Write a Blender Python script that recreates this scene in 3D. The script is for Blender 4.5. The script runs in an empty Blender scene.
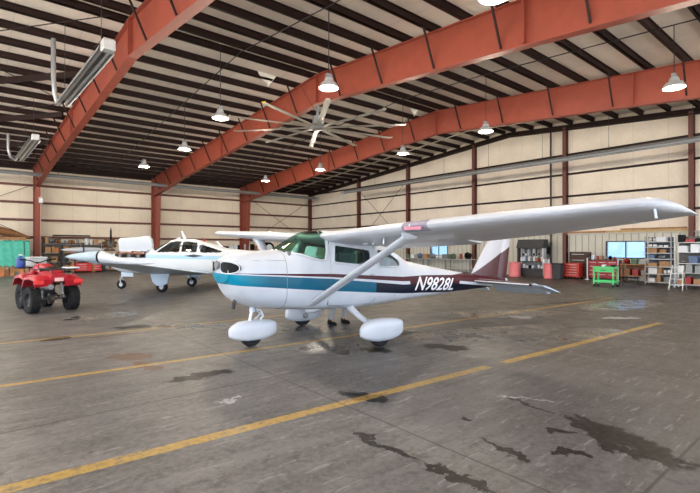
import bpy, bmesh, math, random
from mathutils import Vector, Matrix
random.seed(7)
PI = math.pi
SC = bpy.context.scene
LAMPW = 120.
COL = SC.collection

# ------------------------------------------------------------------ camera frame (lat, depth) -> world
R2 = (0.768, -0.640)
F2 = (0.640, 0.768)
CAMH = 1.63
FPX = 450.0
def W(lat, d, z=0.0):
    return Vector((lat*R2[0]+d*F2[0], lat*R2[1]+d*F2[1], z))
def ray(px):
    u = (px-350.0)/FPX
    return (F2[0]+u*R2[0], F2[1]+u*R2[1])
def onX(px, X):                      # Y and depth where the sight line meets the plane X
    r = ray(px); d = X/r[0]
    return r[1]*d, d
def onY(px, Y):
    r = ray(px); d = Y/r[1]
    return r[0]*d, d
def zat(py, d):
    return CAMH-(py-248.0)*d/FPX

# ------------------------------------------------------------------ materials
MATS = {}
def srgb(r, g, b):
    f = lambda c: (c/255/12.92) if c/255 <= .04045 else ((c/255+.055)/1.055)**2.4
    return (f(r), f(g), f(b), 1)
def mat(name, col, rough=.5, metal=0., noise=.08, nscale=6., emit=0., coat=0.):
    if name in MATS: return MATS[name]
    m = bpy.data.materials.new(name); m.use_nodes = True
    nt = m.node_tree; b = nt.nodes['Principled BSDF']
    b.inputs['Roughness'].default_value = rough
    b.inputs['Metallic'].default_value = metal
    b.inputs['Coat Weight'].default_value = coat
    if metal == 0 and max(col[:3]) < .12: b.inputs['Specular IOR Level'].default_value = .2
    if emit:
        b.inputs['Base Color'].default_value = col
        b.inputs['Emission Color'].default_value = col
        b.inputs['Emission Strength'].default_value = emit
    else:
        tc = nt.nodes.new('ShaderNodeTexCoord'); n = nt.nodes.new('ShaderNodeTexNoise')
        n.inputs['Scale'].default_value = nscale; n.inputs['Detail'].default_value = 4
        nt.links.new(tc.outputs['Object'], n.inputs['Vector'])
        mr = nt.nodes.new('ShaderNodeMapRange')
        mr.inputs['From Min'].default_value = .3; mr.inputs['From Max'].default_value = .7
        mr.inputs['To Min'].default_value = 1-noise; mr.inputs['To Max'].default_value = 1+noise
        nt.links.new(n.outputs['Fac'], mr.inputs['Value'])
        mx = nt.nodes.new('ShaderNodeVectorMath'); mx.operation = 'SCALE'
        mx.inputs[0].default_value = col[:3]
        nt.links.new(mr.outputs[0], mx.inputs['Scale'])
        nt.links.new(mx.outputs[0], b.inputs['Base Color'])
    MATS[name] = m
    return m
class NG:
    """small node-graph helper"""
    def __init__(s, m): s.nt = m.node_tree; s.N = s.nt.nodes; s.L = s.nt.links
    def put(s, node, idx, v):
        if isinstance(v, (int, float)): node.inputs[idx].default_value = v
        elif isinstance(v, (tuple, list)): node.inputs[idx].default_value = v
        else: s.L.new(v, node.inputs[idx])
    def m(s, op, a, b=0., c=0.):
        n = s.N.new('ShaderNodeMath'); n.operation = op
        s.put(n, 0, a); s.put(n, 1, b)
        if op in ('SMOOTH_MIN', 'MULTIPLY_ADD', 'COMPARE'): s.put(n, 2, c)
        return n.outputs[0]
    def mr(s, v, a, b, c, d, smooth=False):
        n = s.N.new('ShaderNodeMapRange'); n.clamp = True
        if smooth: n.interpolation_type = 'SMOOTHSTEP'
        s.put(n, 0, v); s.put(n, 1, a); s.put(n, 2, b); s.put(n, 3, c); s.put(n, 4, d)
        return n.outputs[0]
    def mix(s, f, a, b):
        n = s.N.new('ShaderNodeMix'); n.data_type = 'RGBA'
        s.put(n, 0, f); s.put(n, 6, a); s.put(n, 7, b)
        return n.outputs[2]
    def noise(s, vec, scale, detail=4., rough=.5, dist=0.):
        n = s.N.new('ShaderNodeTexNoise'); s.L.new(vec, n.inputs['Vector'])
        n.inputs['Scale'].default_value = scale; n.inputs['Detail'].default_value = detail
        n.inputs['Roughness'].default_value = rough; n.inputs['Distortion'].default_value = dist
        return n.outputs['Fac']
    def coords(s):
        tc = s.N.new('ShaderNodeTexCoord'); sp = s.N.new('ShaderNodeSeparateXYZ')
        s.L.new(tc.outputs['Object'], sp.inputs[0])
        return tc.outputs['Object'], sp.outputs[0], sp.outputs[1], sp.outputs[2]
    def bump(s, h, strength, dist=.02):
        n = s.N.new('ShaderNodeBump'); n.inputs['Strength'].default_value = strength
        n.inputs['Distance'].default_value = dist; s.L.new(h, n.inputs['Height'])
        return n.outputs[0]
def newmat(name):
    m = bpy.data.materials.new(name); m.use_nodes = True; MATS[name] = m
    return m, NG(m), m.node_tree.nodes['Principled BSDF']

def glass(name, tint, gl=.12):
    m = bpy.data.materials.new(name); m.use_nodes = True; nt = m.node_tree
    nt.nodes.remove(nt.nodes['Principled BSDF'])
    o = nt.nodes['Material Output']
    t = nt.nodes.new('ShaderNodeBsdfTransparent'); t.inputs[0].default_value = tint
    g = nt.nodes.new('ShaderNodeBsdfGlossy'); g.inputs['Roughness'].default_value = .04
    lw = nt.nodes.new('ShaderNodeLayerWeight'); lw.inputs[0].default_value = .25
    mr = nt.nodes.new('ShaderNodeMapRange'); mr.inputs[3].default_value = gl*.5; mr.inputs[4].default_value = .7
    nt.links.new(lw.outputs['Fresnel'], mr.inputs[0])
    mx = nt.nodes.new('ShaderNodeMixShader')
    nt.links.new(mr.outputs[0], mx.inputs[0]); nt.links.new(t.outputs[0], mx.inputs[1]); nt.links.new(g.outputs[0], mx.inputs[2])
    nt.links.new(mx.outputs[0], o.inputs[0])
    MATS[name] = m
    return m

# ------------------------------------------------------------------ mesh builder
class MB:
    def __init__(s): s.v = []; s.f = []
    def add(s, vs, fs):
        o = len(s.v); s.v += [tuple(v) for v in vs]; s.f += [tuple(i+o for i in f) for f in fs]; return s
    def box(s, c, size, rz=0., rx=0., ry=0.):
        M = Matrix.Translation(Vector(c)) @ Matrix.Rotation(rz, 4, 'Z') @ Matrix.Rotation(ry, 4, 'Y') @ Matrix.Rotation(rx, 4, 'X')
        x, y, z = (k/2 for k in size)
        vs = [M @ Vector((i*x, j*y, k*z)) for i in (-1, 1) for j in (-1, 1) for k in (-1, 1)]
        return s.add(vs, [(0,1,3,2),(4,6,7,5),(0,4,5,1),(2,3,7,6),(0,2,6,4),(1,5,7,3)])
    def bb(s, x0, x1, y0, y1, z0, z1):
        return s.box(((x0+x1)/2, (y0+y1)/2, (z0+z1)/2), (abs(x1-x0), abs(y1-y0), abs(z1-z0)))
    def bar(s, p, q, w, h=None, up=(0,0,1)):
        h = h or w; p = Vector(p); q = Vector(q); d = (q-p).normalized(); up = Vector(up)
        if abs(d.dot(up)) > .98: up = Vector((1,0,0))
        a = d.cross(up).normalized(); b = a.cross(d).normalized()
        vs = [e + a*i*w/2 + b*j*h/2 for e in (p, q) for i, j in ((-1,-1),(1,-1),(1,1),(-1,1))]
        return s.add(vs, [(3,2,1,0),(4,5,6,7),(0,1,5,4),(1,2,6,5),(2,3,7,6),(3,0,4,7)])
    def tube(s, pts, r, n=10, cap=True, sx=1.):
        pts = [Vector(p) for p in pts]; rs = r if isinstance(r, (list, tuple)) else [r]*len(pts)
        rings = []
        pa = None
        for i, p in enumerate(pts):
            d = (pts[min(i+1, len(pts)-1)]-pts[max(i-1, 0)]).normalized()
            if pa is None:
                up = Vector((0,0,1)) if abs(d.z) < .9 else Vector((1,0,0))
                a = d.cross(up).normalized()
            else:
                a = (pa - d*pa.dot(d)).normalized()
            pa = a
            b = a.cross(d).normalized()
            rings.append([p + (a*math.cos(2*PI*k/n)*sx + b*math.sin(2*PI*k/n))*rs[i] for k in range(n)])
        return s.loft(rings, cap)
    def loft(s, rings, cap=True, closed=True):
        n = len(rings[0]); vs = [v for r in rings for v in r]; fs = []
        for i in range(len(rings)-1):
            for k in range(n if closed else n-1):
                a = i*n+k; b = i*n+(k+1) % n
                fs.append((a, b, b+n, a+n))
        if cap:
            fs.append(tuple(range(n))[::-1]); fs.append(tuple(range((len(rings)-1)*n, len(rings)*n)))
        return s.add(vs, fs)
    def lathe(s, prof, c=(0,0,0), axis='Z', n=24, cap=True):
        rings = []
        for r, h in prof:
            ring = []
            for k in range(n):
                x, y = r*math.cos(2*PI*k/n), r*math.sin(2*PI*k/n)
                p = {'Z': (x, y, h), 'Y': (x, h, y), 'X': (h, x, y)}[axis]
                ring.append((p[0]+c[0], p[1]+c[1], p[2]+c[2]))
            rings.append(ring)
        return s.loft(rings, cap)
    def ell(s, c, r, n=16, m=10):
        rings = []
        for i in range(1, m):
            t = PI*i/m
            rings.append([(c[0]+r[0]*math.sin(t)*math.cos(2*PI*k/n), c[1]+r[1]*math.sin(t)*math.sin(2*PI*k/n), c[2]-r[2]*math.cos(t)) for k in range(n)])
        return s.loft(rings)
    def prism(s, poly, axis, a, b):      # poly of 2-D points extruded along axis from a to b
        def P(p, h): return {'X': (h, p[0], p[1]), 'Y': (p[0], h, p[1]), 'Z': (p[0], p[1], h)}[axis]
        n = len(poly); vs = [P(p, a) for p in poly]+[P(p, b) for p in poly]
        return s.add(vs, [tuple(range(n)), tuple(range(n, 2*n))[::-1]]+[(i, (i+1) % n, (i+1) % n+n, i+n) for i in range(n)])
    def build(s, name, m, parent=None, smooth=False, bevel=0., loc=None, sharp=35):
        me = bpy.data.meshes.new(name); me.from_pydata(s.v, [], s.f); me.update()
        bm = bmesh.new(); bm.from_mesh(me)
        bmesh.ops.recalc_face_normals(bm, faces=bm.faces)
        if smooth:
            for f in bm.faces: f.smooth = True
            for e in bm.edges:
                if len(e.link_faces) == 2 and e.calc_face_angle(0) > math.radians(sharp): e.smooth = False
        bm.to_mesh(me); bm.free()
        o = bpy.data.objects.new(name, me); COL.objects.link(o)
        if m: me.materials.append(m)
        if parent: o.parent = parent
        if loc: o.location = loc
        if bevel:
            b = o.modifiers.new('b', 'BEVEL'); b.width = bevel; b.segments = 2; b.limit_method = 'ANGLE'
        return o

def tag(o, label, cat=None, group=None, kind=None):
    if label: o['label'] = label
    if cat: o['category'] = cat
    if group: o['group'] = group
    if kind: o['kind'] = kind
    return o
def thing(name, label, cat, loc=(0,0,0), rz=0., group=None):
    o = bpy.data.objects.new(name, None); o.empty_display_size = .2; COL.objects.link(o)
    o.location = loc; o.rotation_euler = (0, 0, rz)
    return tag(o, label, cat, group)
def struct(name, mb, m, label=None, **k):
    return tag(mb.build(name, m, **k), label, None, None, 'structure')
def dup(root, loc, rz=None, label=None, group=None):
    r = root.copy(); COL.objects.link(r); r.location = loc
    if rz is not None: r.rotation_euler = (0, 0, rz)
    if label: r['label'] = label
    if group: r['group'] = group
    for ch in list(root.children):
        c = ch.copy(); COL.objects.link(c); c.parent = r
        for g in list(ch.children):
            d = g.copy(); COL.objects.link(d); d.parent = c
    return r

# ------------------------------------------------------------------ palette
STEEL = mat('oxide_red_steel', srgb(140, 64, 46), .5, noise=.10, nscale=3)
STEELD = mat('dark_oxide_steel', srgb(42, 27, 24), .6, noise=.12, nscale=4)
GIRT = mat('girt_steel', srgb(104, 60, 50), .6, noise=.08)
WHITE = mat('white_paint', srgb(204, 209, 218), .32, noise=.02, coat=.3)
WHITE2 = mat('white_paint_dull', srgb(222, 226, 230), .4, noise=.03)
BLUEW = mat('pale_blue_white', srgb(192, 208, 224), .35, noise=.03)
RUBBER = mat('rubber', srgb(38, 38, 40), .85, noise=.15, nscale=30)
DARK = mat('dark_metal', srgb(48, 48, 50), .5, .3, noise=.2, nscale=20)
BLACK = mat('black_plastic', srgb(18, 18, 20), .6)
GREY = mat('grey_metal', srgb(142, 144, 146), .42, .5, noise=.1)
LGREY = mat('light_grey_metal', srgb(190, 192, 192), .4, .3, noise=.06)
SILVER = mat('bare_aluminium', srgb(200, 202, 205), .3, .85, noise=.05)
MAROON = mat('maroon_paint', srgb(88, 22, 36), .3, noise=.04, coat=.3)
RED = mat('red_paint', srgb(172, 22, 40), .32, noise=.06, coat=.3)
REDD = mat('red_tool_chest', srgb(158, 34, 38), .4, noise=.08)
PINK = mat('faded_red_drum', srgb(232, 128, 134), .5, noise=.08)
GREEN = mat('green_paint', srgb(84, 206, 124), .5, noise=.06)
TARP = mat('teal_tarp', srgb(78, 186, 164), .6, noise=.14, nscale=5)
WOOD = mat('wood', srgb(166, 122, 82), .65, noise=.2, nscale=7)
PLY = mat('plywood', srgb(196, 164, 112), .7, noise=.12, nscale=5)
CARD = mat('cardboard', srgb(172, 134, 96), .8, noise=.1)
BROWN = mat('brown_metal', srgb(78, 62, 54), .6, noise=.1)
BLUE = mat('blue_plastic', srgb(42, 70, 150), .5)
GLASS = glass('green_tinted_plexiglass', (.50, .78, .66, 1), .14)
GLASSD = glass('dark_tinted_window', (.34, .40, .42, 1), .2)
WPANE = glass('hazy_window_pane', (.40, .49, .58, 1), .06)
CLEAR = glass('clear_glass', (.9, .95, .97, 1), .1)
LENSR = mat('red_lens', srgb(200, 110, 130), .2, noise=.1)
SEATM = mat('seat_fabric', srgb(92, 98, 112), .85, noise=.15, nscale=30)
LINING = mat('cabin_lining', srgb(120, 124, 126), .8)
PANELM = mat('instrument_panel', srgb(44, 46, 48), .6)
LAMP = mat('lamp_glow', (1., .90, .68, 1), .5, emit=30.)
ENGM = mat('engine_metal', srgb(96, 90, 84), .45, .6, noise=.35, nscale=25)
RUSTY = mat('rusty_brown', srgb(140, 96, 62), .6, .2, noise=.35, nscale=12)

# insulation of ceiling and walls
def insul(name, col, seam, axis):
    m, g, b = newmat(name)
    vec, x, y, z = g.coords()
    c = {'X': x, 'Y': y}[axis]
    fr = g.m('FRACT', g.m('MULTIPLY', c, 1/seam))
    line = g.m('ABSOLUTE', g.m('SUBTRACT', fr, .5))
    s = g.mr(line, 0, .02, .86, 1.)
    n1 = g.noise(vec, .9, 5); n2 = g.noise(vec, 7, 4)
    v = g.m('MULTIPLY', g.m('MULTIPLY', g.mr(n1, .3, .7, .93, 1.05), g.mr(n2, .3, .7, .97, 1.03)), s)
    sc = g.N.new('ShaderNodeVectorMath'); sc.operation = 'SCALE'; sc.inputs[0].default_value = col[:3]
    g.L.new(v, sc.inputs['Scale']); g.L.new(sc.outputs[0], b.inputs['Base Color'])
    b.inputs['Roughness'].default_value = .75
    g.L.new(g.bump(g.m('ADD', n2, g.m('MULTIPLY', s, 2.)), .25), b.inputs['Normal'])
    return m
CEILM = insul('ceiling_insulation', srgb(232, 220, 206), 1.8, 'X')
WALLS = insul('sidewall_insulation', srgb(240, 226, 204), 1.5, 'X')
WALLG = insul('gable_insulation', srgb(238, 224, 206), 1.5, 'Y')
# ribbed liner panel
m, g, b = newmat('ribbed_liner'); vec, x, y, z = g.coords()
fr = g.m('FRACT', g.m('MULTIPLY', y, 1/.34)); ln = g.m('ABSOLUTE', g.m('SUBTRACT', fr, .5))
rib = g.mr(ln, .02, .09, 0., 1., True)
g.L.new(g.mix(rib, srgb(150, 148, 138), srgb(206, 202, 188)), b.inputs['Base Color'])
g.L.new(g.bump(rib, .6, .03), b.inputs['Normal']); b.inputs['Roughness'].default_value = .45
LINER = m

# ------------------------------------------------------------------ floor material
LINES = [(3.84, -.055, -30, 5.45, .068), (3.84, -.055, 5.75, 11.5, .068), (6.74, -.06, -30, 16.0, .055), (9.72, -.05, -30, 6.0, .055)]
# stains: pixel x, pixel y, half-length (world m along), half-width, angle deg in world, darkness, kind
def fl(px, py):
    d = CAMH*FPX/(py-248.0); r = ray(px); return r[0]*d, r[1]*d
m, g, b = newmat('stained_concrete'); vec, x, y, z = g.coords()
n_big = g.noise(vec, .35, 6, .6); n_mid = g.noise(vec, 2.2, 6, .62, .6); n_fine = g.noise(vec, 18, 5, .7)
mp = g.N.new('ShaderNodeMapping'); mp.inputs['Scale'].default_value = (.35, 2.4, 1); mp.inputs['Rotation'].default_value = (0, 0, .5)
g.L.new(vec, mp.inputs[0]); n_str = g.noise(mp.outputs[0], 2.2, 6, .65, .4)
base = g.mix(g.mr(n_big, .35, .65, 0, 1), srgb(76, 76, 80), srgb(112, 111, 112))
base = g.mix(g.mr(n_str, .42, .60, 0, .6), base, srgb(62, 61, 62))
base = g.mix(g.mr(n_fine, .38, .66, 0, .45), base, srgb(140, 136, 130))
# warm, browner wetter floor to the far right
base = g.mix(g.mr(g.m('SUBTRACT', x, y), -2, 8, 0, .6), base, srgb(70, 62, 50))
# slab joints
def joint(c, off, sp):
    f = g.m('FRACT', g.m('MULTIPLY', g.m('SUBTRACT', c, off), 1/sp))
    dd = g.m('MULTIPLY', g.m('MINIMUM', f, g.m('SUBTRACT', 1, f)), sp)
    return g.mr(dd, .006, .016, 1, 0)
jt = g.m('MAXIMUM', joint(x, 2.95, 3.95), joint(y, 1.05, 3.95))
# distortion field for stains
wn = g.N.new('ShaderNodeTexNoise'); wn.inputs['Scale'].default_value = 4.2; wn.inputs['Detail'].default_value = 8; wn.inputs['Roughness'].default_value = .62
g.L.new(vec, wn.inputs['Vector'])
ws = g.N.new('ShaderNodeSeparateColor'); g.L.new(wn.outputs['Color'], ws.inputs[0])
dx = g.m('MULTIPLY', g.m('SUBTRACT', ws.outputs[0], .5), .5); dy = g.m('MULTIPLY', g.m('SUBTRACT', ws.outputs[1], .5), .5)
xs = g.m('ADD', x, dx); ys = g.m('ADD', y, dy)
def blob(cx, cy, rx, ry, ang, soft=.25):
    c_, s_ = math.cos(ang), math.sin(ang)
    ax = g.m('SUBTRACT', xs, cx); ay = g.m('SUBTRACT', ys, cy)
    p = g.m('ADD', g.m('MULTIPLY', ax, c_/rx), g.m('MULTIPLY', ay, s_/rx))
    q = g.m('ADD', g.m('MULTIPLY', ax, -s_/ry), g.m('MULTIPLY', ay, c_/ry))
    r2 = g.m('ADD', g.m('MULTIPLY', p, p), g.m('MULTIPLY', q, q))
    return g.mr(r2, 1-soft, 1+soft, 1, 0, True)
ANG_U = math.atan2(R2[1], R2[0])
def stain(px0, py0, px1, py1, w):
    a = fl(px0, py0); b_ = fl(px1, py1)
    L = math.hypot(b_[0]-a[0], b_[1]-a[1])/2
    return blob((a[0]+b_[0])/2, (a[1]+b_[1])/2, max(L, .05), w, math.atan2(b_[1]-a[1], b_[0]-a[0]))
def union(lst):
    r = lst[0]
    for k in lst[1:]: r = g.m('MAXIMUM', r, k)
    return r
oil = union([stain(165, 382, 232, 370, .13), stain(40, 341, 75, 336, .16), stain(115, 328, 158, 325, .2), stain(345, 392, 388, 402, .12),
             stain(575, 415, 690, 470, .12), stain(600, 430, 668, 455, .16), stain(640, 448, 655, 462, .17), stain(495, 447, 532, 459, .07), stain(545, 428, 572, 434, .06), stain(553, 450, 590, 456, .08),
             stain(350, 432, 420, 460, .05), stain(420, 460, 495, 493, .05), stain(462, 417, 472, 420, .05), stain(422, 345, 470, 349, .22), stain(480, 440, 500, 447, .04),
             stain(566, 416, 640, 462, .05), stain(500, 395, 560, 415, .03), stain(370, 352, 385, 349, .25), stain(516, 306, 612, 299, .10), stain(612, 299, 700, 303, .10),
             stain(355, 335, 420, 332, .2)])
brown = union([stain(112, 355, 150, 358, .22), stain(135, 362, 160, 370, .1), stain(70, 339, 160, 331, .07)])
wet = union([stain(390, 342, 560, 326, .55), stain(300, 345, 370, 350, .5), stain(250, 325, 345, 330, .5), stain(430, 315, 560, 312, .6), stain(590, 310, 650, 300, .7), stain(150, 325, 240, 327, .35), stain(60, 320, 140, 312, .5), stain(500, 340, 620, 330, .5)])
wet = g.m('MULTIPLY', wet, g.mr(n_mid, .42, .58, .15, 1))
pale = union([stain(510, 317, 532, 317, .25), stain(600, 318, 642, 318, .12), stain(218, 402, 242, 398, .03), stain(500, 395, 560, 403, .02)])
spk = g.m('MULTIPLY', g.mr(g.noise(vec, 5.5, 9, .68, .8), .56, .60, 0, 1), g.mr(n_big, .42, .58, 0, 1))
scr = g.mr(g.noise(mp.outputs[0], 7, 8, .7, .3), .585, .61, 0, 1)
base = g.mix(g.m('MULTIPLY', spk, .38), base, srgb(44, 40, 36))
base = g.mix(g.m('MULTIPLY', scr, .30), base, srgb(168, 166, 164))
base = g.mix(g.m('MULTIPLY', wet, .62), base, srgb(44, 42, 40))
base = g.mix(g.m('MULTIPLY', brown, .8), base, srgb(92, 62, 44))
base = g.mix(g.m('MULTIPLY', oil, g.mr(n_fine, .3, .7, .86, 1.)), base, srgb(16, 13, 9))
base = g.mix(g.m('MULTIPLY', pale, .5), base, srgb(196, 196, 198))
ln = None
for c0, sl, xa, xb, hw in LINES:
    dd = g.m('ABSOLUTE', g.m('SUBTRACT', y, g.m('MULTIPLY_ADD', x, sl, c0)))
    k = g.m('MULTIPLY', g.mr(dd, hw-.006, hw+.006, 1, 0), g.m('MULTIPLY', g.mr(x, xa, xa+.05, 0, 1), g.mr(x, xb-.05, xb, 1, 0)))
    ln = k if ln is None else g.m('MAXIMUM', ln, k)
wear = g.mr(g.noise(vec, 9, 6, .7), .34, .5, .35, 1)
lcol = g.mix(g.mr(n_fine, .35, .7, 0, 1), srgb(150, 122, 62), srgb(184, 152, 82))
lcol = g.mix(g.m('MULTIPLY', oil, .6), lcol, srgb(104, 76, 28))
base = g.mix(g.m('MULTIPLY', ln, g.m('MULTIPLY', wear, .92)), base, lcol)
base = g.mix(g.m('MULTIPLY', jt, .6), base, srgb(42, 38, 36))
g.L.new(base, b.inputs['Base Color'])
rg = g.m('ADD', g.mr(n_mid, .3, .7, .34, .50), g.mr(n_fine, .3, .7, -.03, .08))
rg = g.m('MULTIPLY', rg, g.m('SUBTRACT', 1, g.m('MULTIPLY', wet, .66)))
g.L.new(rg, b.inputs['Roughness']); g.L.new(g.m('ADD', .14, g.m('MULTIPLY', g.m('MAXIMUM', wet, g.m('MULTIPLY', pale, .5)), .42)), b.inputs['Specular IOR Level'])
g.L.new(g.bump(g.m('ADD', n_fine, g.m('MULTIPLY', jt, -3.)), .06, .01), b.inputs['Normal'])
FLOORM = m
# ------------------------------------------------------------------ building
XG, YS, YN = 25.4, 36.75, -6.6           # gable wall, far sidewall, near open side
X0 = -12.0
FX = [-12.0, -4.4, 3.1, 10.57, 17.95]
def steel_top(Y): return 8.72-(.0833 if Y > 15 else .075)*abs(Y-15)
struct('floor', MB().bb(X0, XG+.2, YN-.4, YS+.1, -.3, 0), FLOORM, 'stained grey concrete hangar floor with yellow lines')
apron = mat('apron_concrete', srgb(186, 184, 178), .8, noise=.1, nscale=1)
struct('ground', MB().bb(-70, 70, -80, 80, -.6, -.31), apron, 'pale concrete ground outside the hangar')
# ceiling (two slopes)
cb = MB()
cz = lambda Y: steel_top(Y)+.225
cb.prism([(YN-.6, cz(YN-.6)), (15, cz(15)), (YS+.1, cz(YS)), (YS+.1, cz(YS)+.1), (15, cz(15)+.1), (YN-.6, cz(YN-.6)+.1)], 'X', X0-.3, XG+.2)
struct('ceiling', cb, CEILM, 'beige insulated sheet roof over dark purlins')
struct('wall_left', MB().bb(X0, XG+.2, YS-.05, YS+.1, 0, cz(YS)), WALLS, 'cream insulated side wall behind the rows of shelves')
# gable wall with two windows in the lower liner
WIN = [(7.65, 9.48, 1.12, 1.96), (19.75, 21.3, 1.12, 1.96)]
gw = MB()
gx0, gx1 = XG-.0, XG+.15
gw.prism([(YN, 2.4), (YN, cz(YN)), (15, cz(15)), (YS, cz(YS)), (YS, 2.4)], 'X', gx0, gx1)
struct('wall_right', gw, WALLG, 'cream insulated gable wall above the ribbed liner')
lw = MB(); edges = [YN, WIN[0][0], WIN[0][1], WIN[1][0], WIN[1][1], YS-.05]
for k in range(0, 6, 2): lw.bb(gx0-.06, gx1, edges[k], edges[k+1], 0, 2.4)
for a, b_, z0, z1 in WIN: lw.bb(gx0-.06, gx1, a, b_, 0, z0); lw.bb(gx0-.06, gx1, a, b_, z1, 2.4)
struct('wall_liner', lw, LINER, 'pale ribbed metal liner along the foot of the gable wall')
for i, (a, b_, z0, z1) in enumerate(WIN):
    w = thing('window_%d' % (i+1), ['two-pane daylight window above the workbench', 'small daylight window seen beneath the aircraft wing'][i], None)
    w['kind'] = 'structure'
    fr = MB(); x = gx0-.08
    for c in ((a, z0, b_, z0), (a, z1, b_, z1), (a, z0, a, z1), (b_, z0, b_, z1), ((a+b_)/2, z0, (a+b_)/2, z1)):
        fr.bar((x, c[0], c[1]), (x, c[2], c[3]), .05, .05)
    fr.build('window_frame', DARK, w)
    MB().bb(gx0+.02, gx0+.03, a, b_, z0, z1).build('pane', WPANE, w)
# foam
struct('trim_1', MB().bb(gx0-.16, gx0, YN, YS, 2.36, 2.43), mat('ledge_white', srgb(196, 190, 176), .6), 'narrow ledge capping the ribbed liner')
# girts
n = 2
for z in (2.35, 3.5, 4.65, 5.8):
    struct('trim_%d' % n, MB().bb(X0, XG, YS-.27, YS-.06, z-.07, z+.07), GIRT, 'long horizontal girt along the cream side wall'); n += 1
for z in (3.45, 4.5, 5.72, 6.8):
    y1 = YS-.3
    struct('trim_%d' % n, MB().bb(XG-.2, XG-.01, YN if z < 7 else 3, y1 if z < 6.7 else 35.5, z-.045, z+.045), STEELD, 'long horizontal girt along the cream gable wall'); n += 1
# purlins
ys = []
k = 0
while 15+.35+1.14*k < YS-.3: ys.append(15+.35+1.14*k); k += 1
k = 0
while 15-.35-1.14*k > YN: ys.append(15-.35-1.14*k); k += 1
for Y in ys:
    zt = steel_top(Y); mb = MB()
    mb.bb(X0, XG, Y-.02, Y+.02, zt, zt+.21); mb.bb(X0, XG, Y-.07, Y+.01, zt+.19, zt+.215); mb.bb(X0, XG, Y-.02, Y+.09, zt, zt+.022)
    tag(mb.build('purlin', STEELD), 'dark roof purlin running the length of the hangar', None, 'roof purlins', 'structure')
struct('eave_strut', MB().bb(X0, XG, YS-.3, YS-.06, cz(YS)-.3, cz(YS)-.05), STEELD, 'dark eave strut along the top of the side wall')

def ibeam_path(mb, X, pts_top, pts_bot, fw=.28, tw=.02, tf=.03):
    # web in plane X; tops/bottoms lists of (Y,Z)
    n = len(pts_top)
    mb.prism(pts_top+pts_bot[::-1], 'X', X-tw/2, X+tw/2)
    for P in (pts_top, pts_bot):
        for i in range(n-1):
            a, b_ = P[i], P[i+1]
            mb.bar((X, a[0], a[1]), (X, b_[0], b_[1]), fw, tf, up=(0, 0, 1))
for i, X in enumerate(FX):
    fr = thing('rigid_frame', ['', 'second rigid steel frame', 'leftmost red steel frame rising beside the tube heater', 'middle red steel frame carrying the big ceiling fan', 'farthest red steel frame before the gable wall'][i] or 'rigid steel frame at the open end', None)
    fr['kind'] = 'structure'
    Yp = [YS-.35, 30, 24, 15, 6, -2, YN+.3]
    dep = [1.4, 1.2, 1.18, 1.18, 1.22, 1.32, 1.45]
    top = [(y, steel_top(y)-.02) for y in Yp]; bot = [(y, steel_top(y)-dd) for y, dd in zip(Yp, dep)]
    mb = MB(); ibeam_path(mb, X, top, bot)
    for j, Y in enumerate(Yp[1:-1]):                      # splice plates / stiffeners
        if Y in (24, 15, 6): mb.bb(X-.15, X+.15, Y-.025, Y+.025, steel_top(Y)-1.17, steel_top(Y)-.02)
    for Y in ys[::2]:
        dd = .97
        for sgn in (-1, 1):
            pass
    mb.build('rafter', STEEL, fr)
    for (yo, yi_t, yi_b) in ((YS-.3, YS-1.75, YS-1.35), (YN+.25, YN+1.7, YN+1.4)):
        mb = MB(); zt = steel_top(yo)-.02; s = 1 if yi_b > yo else -1
        mb.prism([(yo, 0), (yo, zt), (yi_t, zt-1.35), (yi_b, 0)], 'X', X-.01, X+.01)
        mb.bar((X, yo, 0), (X, yo, zt), .28, .03, up=(0, 1, 0)); mb.bar((X, yi_b, 0), (X, yi_t, zt-1.38), .28, .03, up=(0, 1, 0))
        mb.bb(X-.14, X+.14, min(yo, yi_t), max(yo, yi_t), zt-1.38, zt-1.35)
        mb.build('column', STEEL, fr)
        if X > X0+1 and yo > 0:
            MB().bb(X-.2, X+.2, yi_b-.1, yo+.05, 0, .03).build('base_plate', STEELD, fr)
    for q, Y in enumerate(ys):
        if q % 2 == 0 and Y < 14.7 or q % 2 and Y > 15.3:
          if YN+2.5 < Y < YS-2:
            zt = steel_top(Y); db = MB()
            for sgn in (-1, 1): db.bar((X+sgn*.55, Y, zt+.03), (X+sgn*.03, Y+.02, zt-1.12), .05, .05)
            db.build('flange_brace', STEELD, fr)
    k_ = {2: .031, 3: .011, 4: .02}.get(i, 0)             # the frames stand slightly out of square
    for ch in fr.children:
        if ch.name.startswith(('rafter', 'flange')):
            for v_ in ch.data.vertices: v_.co.x += (35.7-v_.co.y)*k_
# gable end frame and columns
mb = MB()
for a, b_ in ((YN, 15), (15, YS-.3)):
    mb.bar((XG-.12, a, steel_top(a)-.1), (XG-.12, b_, steel_top(b_)-.1), .2, .2)
    mb.bar((XG-.22, a, steel_top(a)-.28), (XG-.22, b_, steel_top(b_)-.28), .2, .05)
struct('gable_rafter', mb, STEELD, 'dark slim rafter along the top of the gable wall')
for Y in (29.1, 23.4, 17.5, 11.56, 5.81, 0., YS-.35):
    mb = MB(); zt = steel_top(Y)-.15
    mb.bb(XG-.31, XG-.3+.02, Y-.1, Y+.1, 0, zt); mb.bb(XG-.3, XG-.02, Y-.012, Y+.012, 0, zt); mb.bb(XG-.06, XG-.01, Y-.1, Y+.1, 0, zt)
    struct('gable_column', mb, GIRT, 'dark red wind column standing against the gable wall')
YD = onX(553, XG)[0]
struct('downpipe', MB().tube([(XG-.25, YD, 0), (XG-.25, YD, steel_top(YD)-.3)], .05), DARK, 'thin dark pipe running up the gable wall')
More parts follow.
